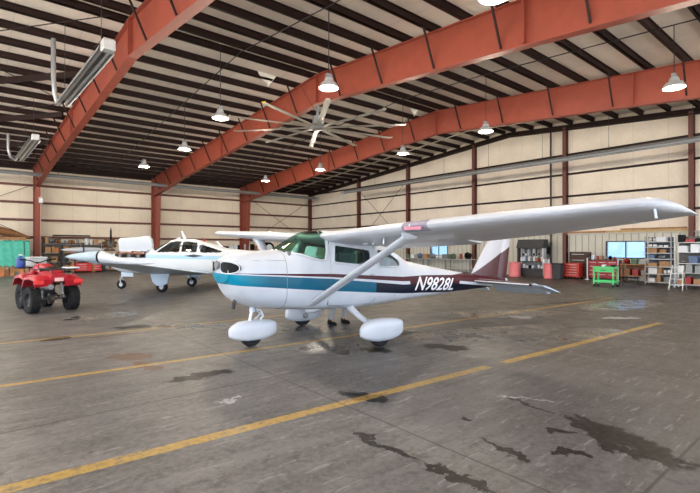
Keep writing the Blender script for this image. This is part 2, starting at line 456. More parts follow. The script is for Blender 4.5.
# diagonal roof beams and wall bracing
for Y in (19.5, 24.4, 29.3):
    zt = lambda y: steel_top(y)-.14
    struct('roof_brace', MB().bar((3.1, Y, zt(Y)), (-4.3, Y+7.0, zt(Y+7)) if Y+7 < YS else (-4.3, YS-.4, zt(YS)), .1, .22), STEELD, 'diagonal dark brace beam under the roof left of the leftmost frame')
def rods(pairs, name='brace_rod', lab='thin crossed brace rod'):
    for p, q in pairs: struct(name, MB().tube([p, q], .016, 6), STEELD, lab)
rods([((-4.3, YS-.35, 2.2), (3.1, YS-.35, 5.9)), ((-4.3, YS-.35, 5.9), (3.1, YS-.35, 2.2)),
      ((18.5, YS-.35, 2.0), (25.2, YS-.35, 6.2)), ((18.5, YS-.35, 6.2), (25.2, YS-.35, 2.0)),
      ((XG-.35, 29.0, 2.0), (XG-.35, 23.5, 6.6)), ((XG-.35, 29.0, 6.6), (XG-.35, 23.5, 2.0))], lab='thin crossed brace rod on the wall')
rods([((-4.3, 30, steel_top(30)-.1), (3.1, 23, steel_top(23)-.1)), ((-4.3, 16, steel_top(16)-.1), (3.1, 23, steel_top(23)-.1)), ((-4.3, 23, steel_top(23)-.1), (3.1, 15, steel_top(15)-.1)),
      ((18.5, 30, steel_top(30)-.1), (25.2, 23, steel_top(23)-.1))], 'roof_rod', 'thin brace rod under the roof')
# conduits feeding lamps
for P_ in ([(7.6, 1), (7.5, 10), (7.35, 15), (7.2, 32)], [(15, 0), (15, 3.85), (15.1, 9.95), (15.6, 14.8), (15.2, 20.9), (14.9, 26.7), (14.9, 32)], [(-.6, 1), (-.6, 15), (-.6, 30)], [(-8.2, 1), (-8.2, 15), (-8.2, 30)]):
    struct('conduit', MB().tube([(X, y_, steel_top(y_)-.018) for X, y_ in P_], .018, 6), DARK, 'thin dark conduit feeding a row of hanging lamps')
struct('sprinkler_pipe', MB().tube([(21, -2, steel_top(-2)-.55), (21, 15, steel_top(15)-.6), (21, 34, steel_top(34)-.6)], .03, 8), mat('white_pipe', srgb(214, 206, 190), .5), 'long pale pipe hung under the roof before the gable wall')
# torn insulation
for (X, Y, w) in ((9.2, 16.5, .45), (17.2, 15.6, .4)):
    mb = MB(); z = cz(Y)-.02
    mb.add([(X-w, Y-.15, z), (X+w, Y-.12, z), (X+w*.5, Y+.1, z-.32), (X-.1, Y+.05, z-.22), (X-w*.6, Y, z-.12), (X+w*.3, Y+.02, z-.5)], [(0, 1, 3, 4), (1, 2, 3), (1, 5, 2), (0, 1, 2, 5, 4)])
    tag(mb.build('insulation_flap', mat('torn_insulation', srgb(236, 232, 222), .7)), 'torn white insulation flap hanging from the roof ' + ('beside the big fan' if X < 12 else 'beyond the big fan near the farthest frame'), 'insulation')

# ------------------------------------------------------------------ high-bay lamps
def lamp(name, label, X, Y, z=6.1, on=True):
    zr = steel_top(Y)
    t = thing(name, label, 'lamp', (X, Y, z), 0, 'hanging high bay lamps')
    MB().tube([(0, 0, .28), (0, 0, steel_top(Y)-z-.02)], .012, 6).build('rod', DARK, t)
    h = MB().lathe([(.03, .30), (.10, .29), (.12, .25), (.13, .19), (.2, .15), (.25, .08), (.275, .0), (.265, .0), (.23, .07), (.05, .12)], n=28)
    o = h.build('reflector', LGREY, t, smooth=True)
    MB().bb(-.09, .09, -.05, .05, .28, .40).build('ballast', GREY, o)
    MB().lathe([(.03, .035), (.24, .03), (.255, .01), (.15, .0), (.03, -.005)], n=24).build('lens', LAMP if on else WHITE2, t, smooth=True)
    return t
LP = [(7.6, 10.05, 'nearest hanging lamp in mid roof, just above the fan'), (6.5, 14.8, 'hanging lamp left of the fan, between first two frames'), (7.3, 20.5, 'hanging lamp, third along the left row'),
      (7.15, 26.3, 'hanging lamp nearest the left side wall'), (15.2, 20.9, 'hanging lamp below the fan, before the farthest frame'), (15.6, 14.8, 'small hanging lamp right of the fan blades'),
      (15.1, 9.95, 'hanging lamp in front of the farthest frame, right of centre'), (15.0, 3.85, 'lit hanging lamp at the far right of the picture'), (14.9, 26.7, 'farthest small hanging lamp below left of the fan'),
      (7.1, 4.5, 'lamp at the top edge cut by the middle frame')]
for X, Y, lab in LP:
    lamp('pendant_lamp', lab, X, Y)

for X, nx_ in ((-.6, 'open-end row'), (-8.2, 'row by the open end')):  # unseen lamp rows added to give the hall warm, even fill light
    for k, Y in enumerate((4.2, 10, 14.8, 20.6, 26.4)): LP.append((X, Y, '')); lamp('pendant_lamp', 'added unseen lamp beyond the left edge, number %s in the %s' % (['one', 'two', 'three', 'four', 'five'][k], nx_), X, Y)
for X, Y, lab in LP:
    L = bpy.data.lights.new('lamp_light', 'POINT'); L.energy = LAMPW; L.color = (1, .88, .72); L.shadow_soft_size = .12
    lo = bpy.data.objects.new('lamp_light', L); COL.objects.link(lo); lo.location = (X, Y, 5.95)

# ------------------------------------------------------------------ ceiling fan
t = thing('ceiling_fan', 'huge grey ten-bladed ceiling fan hung from the middle frame', 'fan', (10.85, 15.1, 6.6))
FANM = mat('fan_blade_metal', srgb(168, 162, 150), .4, .2)
MB().tube([(0, 0, .1), (0, 0, 1.15)], .06, 10).build('downrod', GREY, t)
mm = MB().lathe([(.05, .5), (.2, .45), (.22, .15), (.3, .1), (.32, .0), (.25, -.08), (.05, -.12)], n=24).build('motor', GREY, t, smooth=True)
MB().bb(-.1, .1, -.3, -.18, .1, .42).build('drive_box', LGREY, mm)
mb = MB()
for dx_, dy_ in ((-.9, 0), (.9, 0), (0, -.9), (0, .9)): mb.tube([(0, 0, .5), (dx_, dy_, 1.6)], .008, 5)
mb.build('guy_cable', DARK, t)
for k in range(10):
    al = math.radians(279.5+36*k); ll = Vector((math.cos(al), math.sin(al))); dw = W(ll.x, ll.y); dw.normalize()
    side = Vector((-dw.y, dw.x, 0))
    mb = MB(); prof = [(-.10, .0), (-.03, .028), (.08, .015), (.115, -.016), (.0, -.008)]
    rings = [[tuple(dw*r+side*p+Vector((0, 0, q-r*.006))) for p, q in prof] for r in (.25, 1.2, 2.4, 3.55)]
    mb.loft(rings); bl = mb.build('blade', FANM, t, smooth=True)
    MB().box(dw*3.6, (.04, .15, .04), rz=math.atan2(dw.y, dw.x)).build('winglet', mat('winglet_yellow', srgb(206, 170, 60), .5) if k == 9 else FANM, bl)

# ------------------------------------------------------------------ tube heaters
def heater(name, label, p, q, flue=None, width=.42):
    p = Vector(p); q = Vector(q); d = (q-p); L = d.length; d.normalize(); s = Vector((-d.y, d.x, 0))
    t = thing(name, label, 'heater', p)
    mb = MB(); rings = []
    prof = [(-.5, -.08), (-.36, .07), (-.14, .12), (.14, .12), (.36, .07), (.5, -.08)]
    prof2 = prof+[(c, e-.012) for c, e in prof[::-1]]
    for k in range(2): rings.append([tuple(s*c*width+Vector((0, 0, e))+d*(L*k)) for c, e in prof2])
    mb.loft(rings); mb.build('reflector', GREY, t)
    for sg in (-1, 1):
        MB().tube([s*sg*.09+Vector((0, 0, -.02)), s*sg*.09+d*L+Vector((0, 0, -.02))], .045, 10).build('radiant_tube', SILVER, t, smooth=True)
    MB().box(d*(-.18), (.26, .26, .24), rz=math.atan2(d.y, d.x)).build('burner_box', LGREY, t, bevel=.02)
    n_ = max(2, int(L/3)+1)
    for k in range(n_):
        c = d*(L*(k+.1)/(n_-.8))
        zr = steel_top((p+c).y)-p.z
        hh = MB()
        hh.tube([c+s*.2+Vector((0, 0, .05)), c+Vector((0, 0, .35)), c-s*.2+Vector((0, 0, .05))], .008, 5); hh.tube([c+Vector((0, 0, .35)), c+Vector((0, 0, zr))], .008, 5)
        hh.build('hanger', DARK, t)
    if flue:
        MB().tube([Vector(v)-p for v in flue], .07, 12).build('flue_pipe', GREY, t, smooth=True)
    return t
heater('tube_heater', 'large grey twin-tube heater hanging at upper left beside the frame', (2.3, 11.5, 6.2), (2.1, 16.7, 6.2),
       flue=[(2.1, 16.9, 6.2), (2.0, 16.9, 6.25), (1.92, 16.85, 6.5), (1.88, 16.8, 7.0), (1.88, 16.8, 8.2)], width=.36)
heater('tube_heater', 'smaller-looking farther twin-tube heater at the left edge', (1.9, 22.8, 6.2), (1.7, 29.0, 6.2),
       flue=[(1.65, 29.2, 6.2), (1.4, 29.1, 6.35), (1.3, 29.0, 6.7), (1.3, 29.0, 7.5)])
heater('tube_heater', 'very long grey tube heater running across the gable wall', (22.3, 27.4, 6.0), (22.3, -1.5, 6.0), width=.24)
heater('tube_heater', 'very long grey tube heater running along the left side wall', (23.6, 33.2, 6.1), (-6, 33.2, 6.1), width=.3)

# ------------------------------------------------------------------ high-wing aeroplane
# local frame: x aft from the wing's leading edge, y to the aeroplane's right (-y is its left wing, the near one), z up
CW = W(-.756, 8.123)
C172 = thing('high_wing_airplane', 'white high-wing propeller airplane with teal, navy and maroon stripes parked in front', 'airplane', CW, math.atan2(-.060, .998))
def interp(tab, a):
    if a <= tab[0][0]: return tab[0][1]
    for (x0, v0), (x1, v1) in zip(tab, tab[1:]):
        if a <= x1:
            t = (a-x0)/(x1-x0); return v0+(v1-v0)*t
    return tab[-1][1]
def smooth_tab(tab, r=.0):
    return lambda a: (interp(tab, a-r)+2*interp(tab, a)+interp(tab, a+r))/4
TOP_ = smooth_tab([(-1.74, 1.45), (-1.7, 1.49), (-1.6, 1.53), (-1.2, 1.575), (-.64, 1.60), (-.14, 1.89), (.02, 1.94), (.3, 1.945), (.9, 1.88), (1.45, 1.80), (2.15, 1.39), (2.5, 1.32), (3.4, 1.17), (4.56, 1.0), (5.9, .85)], .05)
BOT_ = smooth_tab([(-1.74, 1.09), (-1.72, 1.0), (-1.62, .83), (-1.45, .73), (-1.25, .67), (-1.0, .635), (-.5, .58), (.2, .535), (.8, .515), (1.2, .525), (2.2, .555), (3, .585), (4, .62), (5, .655), (5.9, .70)], .05)
HWT_ = smooth_tab([(-1.74, .36), (-1.7, .42), (-1.55, .49), (-1.2, .53), (-.5, .56), (0, .57), (1.1, .56), (1.7, .49), (2.2, .42), (3, .31), (4, .2), (5, .10), (5.9, .03)], .05)
EXP_ = smooth_tab([(-1.74, 2.3), (-1.2, 2.8), (-.6, 3.2), (0, 4.2), (1.2, 4.2), (2.2, 3.), (5.9, 2.2)])
NK = .86
def back(a): return a if a > -.7 else -.7+(a+.7)/NK
def fwd(a): return a if a > -.7 else -.7+(a+.7)*NK
TOP = lambda a: TOP_(back(a)); BOT = lambda a: BOT_(back(a)); HWT = lambda a: HWT_(back(a)); EXP = lambda a: EXP_(back(a))
NF = fwd(-1.74)
def section(a, n=200):
    zt, zb, hw, e = TOP(a), BOT(a), HWT(a), EXP(a)
    zc = (zt+zb)/2; hh = (zt-zb)/2; cab = max(0, min(1, (zt-1.58)/.25))
    pts = []
    M = 720
    for k in range(M):
        t = 2*PI*k/M; c, s = math.cos(t), math.sin(t)
        y = hw*math.copysign(abs(c)**(2/e), c); z = zc+hh*math.copysign(abs(s)**(2/e), s)
        if z > 1.25: y *= 1-.16*cab*min(1, (z-1.25)/.55)
        pts.append((y, z))
    if n is None: return pts
    L = [0]
    for k in range(M): p, q = pts[k], pts[(k+1) % M]; L.append(L[-1]+math.hypot(q[0]-p[0], q[1]-p[1]))
    out = []; j = 0
    for i in range(n):
        tgt = L[-1]*i/n
        while L[j+1] < tgt: j += 1
        f = (tgt-L[j])/max(1e-9, L[j+1]-L[j]); p, q = pts[j], pts[(j+1) % M]
        out.append((p[0]+(q[0]-p[0])*f, p[1]+(q[1]-p[1])*f))
    return out
def sidey(a, z):
    """half width of the fuselage at station a and height z"""
    zt, zb, hw, e = TOP(a), BOT(a), HWT(a), EXP(a)
    zc = (zt+zb)/2; hh = (zt-zb)/2; q = min(.999, abs((z-zc)/hh)); cab = max(0, min(1, (zt-1.58)/.25))
    y = hw*(1-q**e)**(1/e)
    if z > 1.25: y *= 1-.16*cab*min(1, (z-1.25)/.55)
    return y
def rpoly(pts, r=.05, k=5):
    out = []; n = len(pts)
    for i in range(n):
        p = Vector(pts[i]); a = Vector(pts[i-1]); c = Vector(pts[(i+1) % n])
        rr = min(r, (a-p).length*.45, (c-p).length*.45)
        s = p+(a-p).normalized()*rr; e = p+(c-p).normalized()*rr
        for j in range(k+1):
            t = j/k; out.append(tuple((1-t)**2*s+2*t*(1-t)*p+t*t*e))
    return out
def inside(p, poly):
    x, y = p; c = False; n = len(poly)
    for i in range(n):
        x1, y1 = poly[i]; x2, y2 = poly[i-1]
        if (y1 > y) != (y2 > y) and x < (x2-x1)*(y-y1)/(y2-y1)+x1: c = not c
    return c
DWIN = rpoly([(.235, 1.70), (1.04, 1.60), (1.01, 1.29), (.17, 1.375)], .07)
RWIN = rpoly([(1.20, 1.61), (1.46, 1.58), (1.78, 1.38), (1.80, 1.27), (1.20, 1.27)], .05)
DOOR = rpoly([(.13, 1.80), (1.13, 1.71), (1.12, .63), (1.0, .60), (.08, .62)], .09)
WSB = [(-.66, 1.555), (-.45, 1.52), (-.25, 1.46), (-.07, 1.415), (.02, 1.43), (.07, 1.6), (.10, 1.86)]
WPOLY = [(-.70, 1.58)]+WSB+[(.08, 2.1), (-.7, 2.1)]
BPOLY = [(1.56, 1.63), (1.66, 1.70), (1.66, 1.9), (2.14, 1.9), (2.14, 1.43), (1.96, 1.43)]
sts = []
a = NF
while a < 5.9:
    sts.append(a); a += .02 if -.75 < a < 2.25 else (.03 if a < -1.1 else .08)
sts.append(5.9)
NS = 220
rings = [section(a, NS) for a in sts]
cats = {}
for i in range(len(sts)-1):
    for k in range(NS):
        k2 = (k+1) % NS
        q = [(sts[i], *rings[i][k]), (sts[i], *rings[i][k2]), (sts[i+1], *rings[i+1][k2]), (sts[i+1], *rings[i+1][k])]
        ca = sum(v[0] for v in q)/4; cy = sum(v[1] for v in q)/4; cz_ = sum(v[2] for v in q)/4
        side = 'left' if cy < 0 else 'right'
        if inside((ca, cz_), WPOLY): c = 'windshield'
        elif inside((ca, cz_), BPOLY): c = 'rear_window'
        elif inside((ca, cz_), DWIN): c = side+'_door_window'
        elif inside((ca, cz_), RWIN): c = side+'_side_window'
        elif inside((ca, cz_), DOOR): c = side+'_door'
        elif ca < -.72: c = 'engine_cowling'
        else: c = 'fuselage'
        cats.setdefault(c, []).append(q)
def qmesh(quads, name, m, parent, smooth=True, off=0.):
    key = {}; vs = []; fs = []
    for q in quads:
        f = []
        for v in q:
            kk = (round(v[0], 5), round(v[1], 5), round(v[2], 5))
            if kk not in key: key[kk] = len(vs); vs.append(v)
            f.append(key[kk])
        if len(set(f)) >= 3: fs.append(tuple(dict.fromkeys(f)))
    mb = MB(); mb.v = [tuple(v) for v in vs]; mb.f = fs
    me = bpy.data.meshes.new(name); me.from_pydata(vs, [], fs); me.update()
    if off:
        bm = bmesh.new(); bm.from_mesh(me); bmesh.ops.recalc_face_normals(bm, faces=bm.faces); bm.normal_update()
        for v in bm.verts: v.co += Vector((0, math.copysign(off, v.co.y), 0))
        bm.to_mesh(me); bm.free()
    for p in me.polygons: p.use_smooth = smooth
    o = bpy.data.objects.new(name, me); COL.objects.link(o); me.materials.append(m); o.parent = parent
    return o
# livery
m, g, b = newmat('airplane_livery'); vec, x, y, z = g.coords()
def pl(segs, base):
    r = base
    for a0, a1, v in segs: r = g.m('ADD', g.mr(x, a0, a1, 0, v), r)
    return r
L_ = pl([(-1.8, .144, -.14), (.144, 1.9, -.19), (1.9, 3.6, -.062), (3.6, 5.3, -.17)], 1.24)
B_ = pl([(-1.8, .144, -.194), (.144, 1.9, -.155), (1.9, 3.6, -.09), (3.6, 5.3, .02)], 1.083)
gap = g.m('ADD', g.mr(x, -1.5, .144, .015, .028), g.mr(x, .144, 1.9, 0, .036))
gap = g.m('MULTIPLY', gap, g.m('SUBTRACT', 1, g.m('MULTIPLY', g.mr(x, 2.12, 2.13, 0, 1), g.mr(x, 3.88, 3.89, 1, 0))))
Mt = g.m('ADD', L_, g.m('ADD', g.mr(x, -1.6, .144, .018, .085), g.m('ADD', g.mr(x, .144, 2.6, 0, .095), g.mr(x, 3.6, 5.0, 0, .2))))
band = g.m('MULTIPLY', g.m('LESS_THAN', z, L_), g.m('GREATER_THAN', z, B_))
band = g.m('MULTIPLY', band, g.m('LESS_THAN', x, 5.35))
mar = g.m('MULTIPLY', g.m('LESS_THAN', z, Mt), g.m('GREATER_THAN', z, g.m('ADD', L_, gap)))
mar = g.m('MULTIPLY', mar, g.m('GREATER_THAN', x, -1.55))
nz = g.noise(vec, 2.5, 4)
white = g.mix(g.mr(nz, .35, .65, 0, 1), srgb(198, 204, 214), srgb(206, 211, 220))
tealc = g.mix(g.mr(x, -1.75, -1.0, 0, 1), srgb(6, 146, 176), srgb(4, 92, 122))
tealn = g.mix(g.mr(x, 1.135, 1.15, 0, 1), tealc, srgb(12, 20, 40))
c = g.mix(band, white, tealn); c = g.mix(mar, c, srgb(70, 8, 26))
g.L.new(c, b.inputs['Base Color']); b.inputs['Roughness'].default_value = .32; b.inputs['Coat Weight'].default_value = .05; b.inputs['Specular IOR Level'].default_value = .25
LIV = m
for cname, qs in cats.items():
    if cname in ('windshield', 'rear_window') or 'window' in cname:
        o = qmesh(qs, cname, GLASS, C172)
        if cname == 'windshield': tag(o, 'green tinted curved windshield')
    else:
        o = qmesh(qs, cname, LIV, C172, off=.006 if 'door' in cname else 0.)
        if 'door' in cname: DOORS = globals().setdefault('DOORS', {}); DOORS[cname] = o
# dark lining seen through the glass
lin = []
for c_ in ('fuselage', 'left_door', 'right_door'):
    for q in cats[c_]:
        if -.62 < q[0][0] < 1.8: lin.append([(v[0], v[1]*.955, (v[2]-1.2)*.965+1.2) for v in q])
qmesh(lin, 'cabin_lining', LINING, C172)
mb = MB(); mb.box((.55, 0, .72), (2.3, .9, .04)); mb.box((-.62, 0, 1.15), (.04, .9, .85)); mb.box((1.75, 0, 1.0), (.04, .8, .6))
mb.build('cabin_floor', LINING, C172)
mb = MB(); mb.box((-.33, 0, 1.33), (.10, .92, .24)); mb.box((-.45, 0, 1.46), (.32, .94, .03)); mb.build('instrument_panel', PANELM, C172, bevel=.01)
ip = MB()
for i in range(6):
    for s in (0, 1): ip.lathe([(.035, 0), (.038, .012)], ((-.278), -.36+.11*i, 1.38-.1*s), 'X', 14)
ip.build('gauge', BLACK, C172)
for sy in (-.24, .24):
    for sx, nm in ((.42, 'front_seat'), (1.25, 'rear_seat')):
        mb = MB(); mb.box((sx, sy, .98), (.46, .42, .14)); mb.box((sx+.24, sy, 1.25), (.12, .42, .56), ry=.18); mb.box((sx, sy, .8), (.3, .3, .24))
        st = mb.build(nm, SEATM, C172, bevel=.03); MB().box((sx+.33, sy, 1.60), (.08, .24, .14), ry=.15).build('headrest', SEATM, st, bevel=.02)
    mb = MB(); mb.tube([(-.28, sy, 1.3), (-.12, sy, 1.3)], .015, 8); mb.tube([(-.12, sy-.13, 1.36), (-.12, sy-.13, 1.26), (-.12, sy, 1.24), (-.12, sy+.13, 1.26), (-.12, sy+.13, 1.36)], .014, 8)
    mb.build('control_yoke', BLACK, C172)
# window frames and trim lines
def ring_on_side(poly, s, r, name, m, parent, off=.004, close=True):
    pts = [(a_, s*(sidey(a_, z_)+off), z_) for a_, z_ in poly]
    if close: pts.append(pts[0]); pts.append(pts[1])
    return MB().tube(pts, r, 8, cap=not close).build(name, m, parent, smooth=True)
for s, nm in ((-1, 'left'), (1, 'right')):
    dr = DOORS[nm+'_door']
    ring_on_side(DWIN, s, .024, 'window_frame', WHITE, dr)
    ring_on_side(RWIN, s, .016, 'side_window_frame', WHITE, C172)
    ring_on_side(DOOR, s, .005, 'door_seal', DARK, dr)
    mb = MB(); mb.tube([(.98, s*(sidey(.98, 1.14)+.02), 1.14), (1.08, s*(sidey(1.08, 1.14)+.02), 1.14)], .012, 8); mb.build('door_handle', SILVER, dr)
    ring_on_side([(a_, z_) for a_, z_ in WSB], s, .022, 'windshield_trim', WHITE, C172, close=False)
    mb = MB().tube([(1.045-.2, s*(sidey(.85, 1.45)+.004), 1.615), (.84, s*(sidey(.84, 1.4)+.006), 1.31)], .008, 6); mb.build('window_bar', DARK, dr)
# cowling nose: face, inlets, crank hub, pipes
mb = MB(); r0 = section(NF, 60)
rr = [[(NF, p[0], p[1]) for p in r0], [(NF-.035, p[0]*.9, (p[1]-1.27)*.9+1.27) for p in r0], [(NF-.05, p[0]*.6, (p[1]-1.27)*.6+1.27) for p in r0]]
mb.loft(rr); nb = mb.build('nose_bowl', LIV, C172, smooth=True)
for s in (-1, 1):
    prof = rpoly([(.09, -.10), (.45, -.09), (.45, .05), (.10, .09)], .06)
    fa = lambda yy: fwd(interp([(0, -1.80), (.22, -1.797), (.33, -1.768), (.36, -1.748), (.42, -1.705), (.46, -1.645), (.50, -1.56)], yy))
    prof = [(.285+.19*math.copysign(abs(math.cos(2*PI*i/40))**.75, math.cos(2*PI*i/40)), .088*math.copysign(abs(math.sin(2*PI*i/40))**.75, math.sin(2*PI*i/40))-.12*(.285+.19*math.cos(2*PI*i/40)-.1)*.3) for i in range(40)]
    mb = MB(); mb.loft([[(fa(.285+(p[0]-.285)*k)-.014+(.03 if j == 0 else 0), s*(.285+(p[0]-.285)*k), 1.335+p[1]*k) for p in prof] for j, k in enumerate((1., 1., .8, .6, .4, .2, .03))])
    ai = mb.build('air_inlet', BLACK, nb)
    pts = [(fa(p[0])-.012, s*p[0]*1.01, 1.335+p[1]*1.05) for p in prof]; pts += pts[:2]
    MB().tube(pts, .009, 8, cap=False).build('inlet_lip', WHITE, nb, smooth=True)
MB().lathe([(.02, -1.70), (.06, -1.70), (.07, -1.69), (.07, -1.67), (.05, -1.66), (.05, -1.6)], (0, 0, 1.36), 'X', 24).build('propeller_flange', GREY, C172, smooth=True)
MB().lathe([(.05, -1.66), (.055, -1.6)], (0, 0, 1.13), 'X', 20).build('landing_light', CLEAR, nb)
MB().tube([(-1.40, -.12, .84), (-1.45, -.12, .76), (-1.46, -.12, .66)], .03, 12).build('exhaust_pipe', DARK, C172, smooth=True)
seam = [(-.72, -y_, z_) for y_, z_ in section(-.72, 80)]
MB().tube([(-.72, p[1]*1.003, (p[2]-1.1)*1.003+1.1) for p in seam]+[(-.72, seam[0][1], seam[0][2])], .0035, 5).build('cowl_seam', GREY, C172)
for zz in (1.24,):
    MB().tube([(a_, -(sidey(a_, 1.43)+.002), 1.43) for a_ in (-1.5, -1.2, -.9, -.72)], .0035, 5).build('cowl_seam', GREY, C172)
# ------------------------------------------------------------------ wing
def wing_le(y): y = abs(y); return (.0+.0*y if y < 2.6 else .09*(y-2.6), 1.815+.042*y)
def chord(y): y = abs(y); return 1.6 if y < 2.6 else 1.6-(y-2.6)*.185
def afoil(n=16):
    up = []; lo = []
    for i in range(n+1):
        t = (1-math.cos(PI*i/n))/2
        th = .6*(.2969*math.sqrt(t)-.126*t-.3516*t*t+.2843*t**3-.1015*t**4)
        cam = .02*4*t*(1-t)
        up.append((t, cam+th)); lo.append((t, cam-th))
    return up, lo
UP, LO = afoil()
def wsec(y, t0=0., t1=1., sc=1., zc=None, flap=0.):
    ax, az = wing_le(y); c = chord(y)
    drop = interp([(0, .185), (2.6, .19), (4.4, .14), (5.4, .07)], abs(y))/c
    pts = []
    for lst in (UP, LO[::-1]):
        for t, h in lst:
            tt = min(max(t, t0), t1)
            if tt != t:
                src = UP if lst is UP else LO
                h = interp(src, tt)
            zz = h*sc*c*1.15 - drop*c*tt
            if flap: zz -= flap*(tt-t0)*c
            pts.append((ax+tt*c, y, az+zz))
    return pts
WINGM = mat('wing_white', srgb(204, 207, 214), .35, noise=.04, nscale=3, coat=.2)
for s, nm in ((-1, 'left'), (1.075, 'right')):
    mb = MB(); ys_ = [0.0, .5, 1.5, 2.6, 3.8, 4.9]
    R = [wsec(s*y_, 0, .76) for y_ in ys_]
    mb.loft(R); wg = mb.build(nm+'_wing', WINGM, C172, smooth=True, sharp=50)
    # tip: rounded, drooping cap
    R = []
    for y_, sc, xo, xe in ((4.9, 1, 0, 1.), (5.1, .99, .0, 1.), (5.25, .93, .02, 1.0), (5.34, .78, .07, 1.0), (5.40, .5, .18, .995), (5.43, .12, .5, .98)):
        ax, az = wing_le(s*y_); c = chord(y_); base_ = wsec(s*y_, 0, 1, sc); 
        R.append([(ax+c*(xo+(xe-xo)*((p[0]-ax)/c)), p[1], p[2]-(1-sc)*.02) for p in base_])
    mb = MB(); mb.loft(R); wt = mb.build('wing_tip', WINGM, wg, smooth=True, sharp=60)
    MB().ell((wing_le(5.25)[0]+.24, s*5.37, wing_le(5.3)[1]-.02), (.05, .02, .018)).build('navigation_light', SILVER, wt)
    # vertical white tie / vent post near the tip
    MB().tube([(.46, s*5.33, 2.0), (.47, s*5.34, 1.90)], .012, 8).build('static_wick_post', WHITE, wt)
    mb = MB(); mb.loft([wsec(s*y_, .77, 1, flap=.10) for y_ in (.56, 1.5, 2.58)]); mb.build('flap', WINGM, wg, smooth=True, sharp=50)
    mb = MB(); mb.loft([wsec(s*y_, .77, 1) for y_ in (2.62, 3.8, 4.88)]); mb.build('aileron', WINGM, wg, smooth=True, sharp=50)
    # strut
    pb = Vector((-.21, s*(sidey(-.2, .66)-.02), .67)); pt = Vector((.24, s*2.38, wing_le(2.38)[1]-.11))
    d = (pt-pb).normalized(); fw = Vector((1, 0, 0)); fw = (fw-d*fw.dot(d)).normalized(); th = d.cross(fw)
    R = []
    for t, k in ((0, .8), (.04, 1), (.95, 1), (1., 1.25)):
        c = pb+(pt-pb)*t; R.append([tuple(c+fw*math.cos(2*PI*i/16)*.10*k+th*math.sin(2*PI*i/16)*.042*k) for i in range(16)])
    mb = MB(); mb.loft(R); st = mb.build('wing_strut', WHITE, C172, smooth=True)
    mb = MB(); c = pt; mb.loft([[tuple(c+Vector((math.cos(2*PI*i/16)*.17*k, s*(.0+q*.05), 0))+Vector((0, s*math.sin(2*PI*i/16)*.07*k, q))) for i in range(16)] for k, q in ((.6, -.05), (.9, -.01), (1, .04))])
    mb.build('strut_fairing', WHITE, st, smooth=True)
    # fuel / vent tube and pitot below the wing
# landing light in the left wing's leading edge
R = []
for y_ in (2.46, 2.5, 2.86, 2.9):
    k = 1.0 if y_ in (2.5, 2.86) else .97
    ax, az = wing_le(y_); pts = wsec(-y_, 0, .07); R.append([(p[0]-.006*k, p[1], az+(p[2]-az)*1.02) for p in pts])
mb = MB(); mb.loft(R); ll = mb.build('landing_light_cover', mat('light_cover', srgb(176, 170, 186), .12, .2, noise=.12, nscale=20), C172, smooth=True)
mb = MB(); ax, az = wing_le(2.7); mb.loft([[(ax-.018+.10*q[0], -y_, az-.035+.02*q[1]) for q in ((-.02, 1), (.05, 1), (.05, -1), (-.02, -1))] for y_ in (2.52, 2.84)]); mb.build('red_light_strip', LENSR, ll)
mb = MB(); mb.tube([(.45, -1.15, 1.80), (.45, -1.15, 1.70)], .01, 8); mb.tube([(.45, -1.15, 1.70), (.36, -1.15, 1.70)], .014, 8); mb.build('vent_tube', WHITE, C172)
mb = MB(); mb.tube([(.3, -1.75, 1.80), (.28, -1.75, 1.69), (.08, -1.75, 1.69)], .012, 8); mb.build('pitot_tube', SILVER, C172)
# ------------------------------------------------------------------ tail
m, g, b = newmat('fin_livery'); vec, x, y, z = g.coords()
mk = g.m('LESS_THAN', z, g.m('MULTIPLY_ADD', x, .43, 1.02-4.58*.43))
g.L.new(g.mix(mk, srgb(196, 194, 198), srgb(70, 10, 26)), b.inputs['Base Color']); b.inputs['Roughness'].default_value = .32
FINM = m
def fin_ring(z, a0, a1, t):
    return [(a0+(a1-a0)*u, v*t, z) for u, v in ((0, 0), (.03, .5), (.15, .9), (.35, 1), (.7, .8), (1, .25), (1, -.25), (.7, -.8), (.35, -1), (.15, -.9), (.03, -.5))]
mb = MB(); mb.loft([fin_ring(.93, 4.50, 5.55, .05), fin_ring(1.05, 4.58, 5.56, .05), fin_ring(1.65, 5.07, 5.72, .04), fin_ring(2.28, 5.60, 5.92, .03), fin_ring(2.33, 5.68, 5.93, .012)])
fn = mb.build('fin', FINM, C172, smooth=True)
mb = MB(); mb.loft([fin_ring(.74, 5.56, 5.93, .04), fin_ring(1.2, 5.60, 6.0, .035), fin_ring(1.8, 5.78, 6.12, .03), fin_ring(2.30, 5.95, 6.22, .022), fin_ring(2.36, 5.99, 6.21, .01)])
mb.build('rudder', FINM, C172, smooth=True)
m, g, b = newmat('stabilizer_livery'); vec, x, y, z = g.coords()
ay = g.m('ABSOLUTE', y); le = g.m('MULTIPLY_ADD', ay, .17, 4.46)
rel = g.m('SUBTRACT', x, le)
mk = g.m('MULTIPLY', g.m('GREATER_THAN', rel, .015), g.m('LESS_THAN', rel, .17)); mk = g.m('MULTIPLY', mk, g.m('LESS_THAN', ay, 1.5))
g.L.new(g.mix(mk, srgb(214, 222, 232), srgb(62, 18, 34)), b.inputs['Base Color']); b.inputs['Roughness'].default_value = .35
STM = m
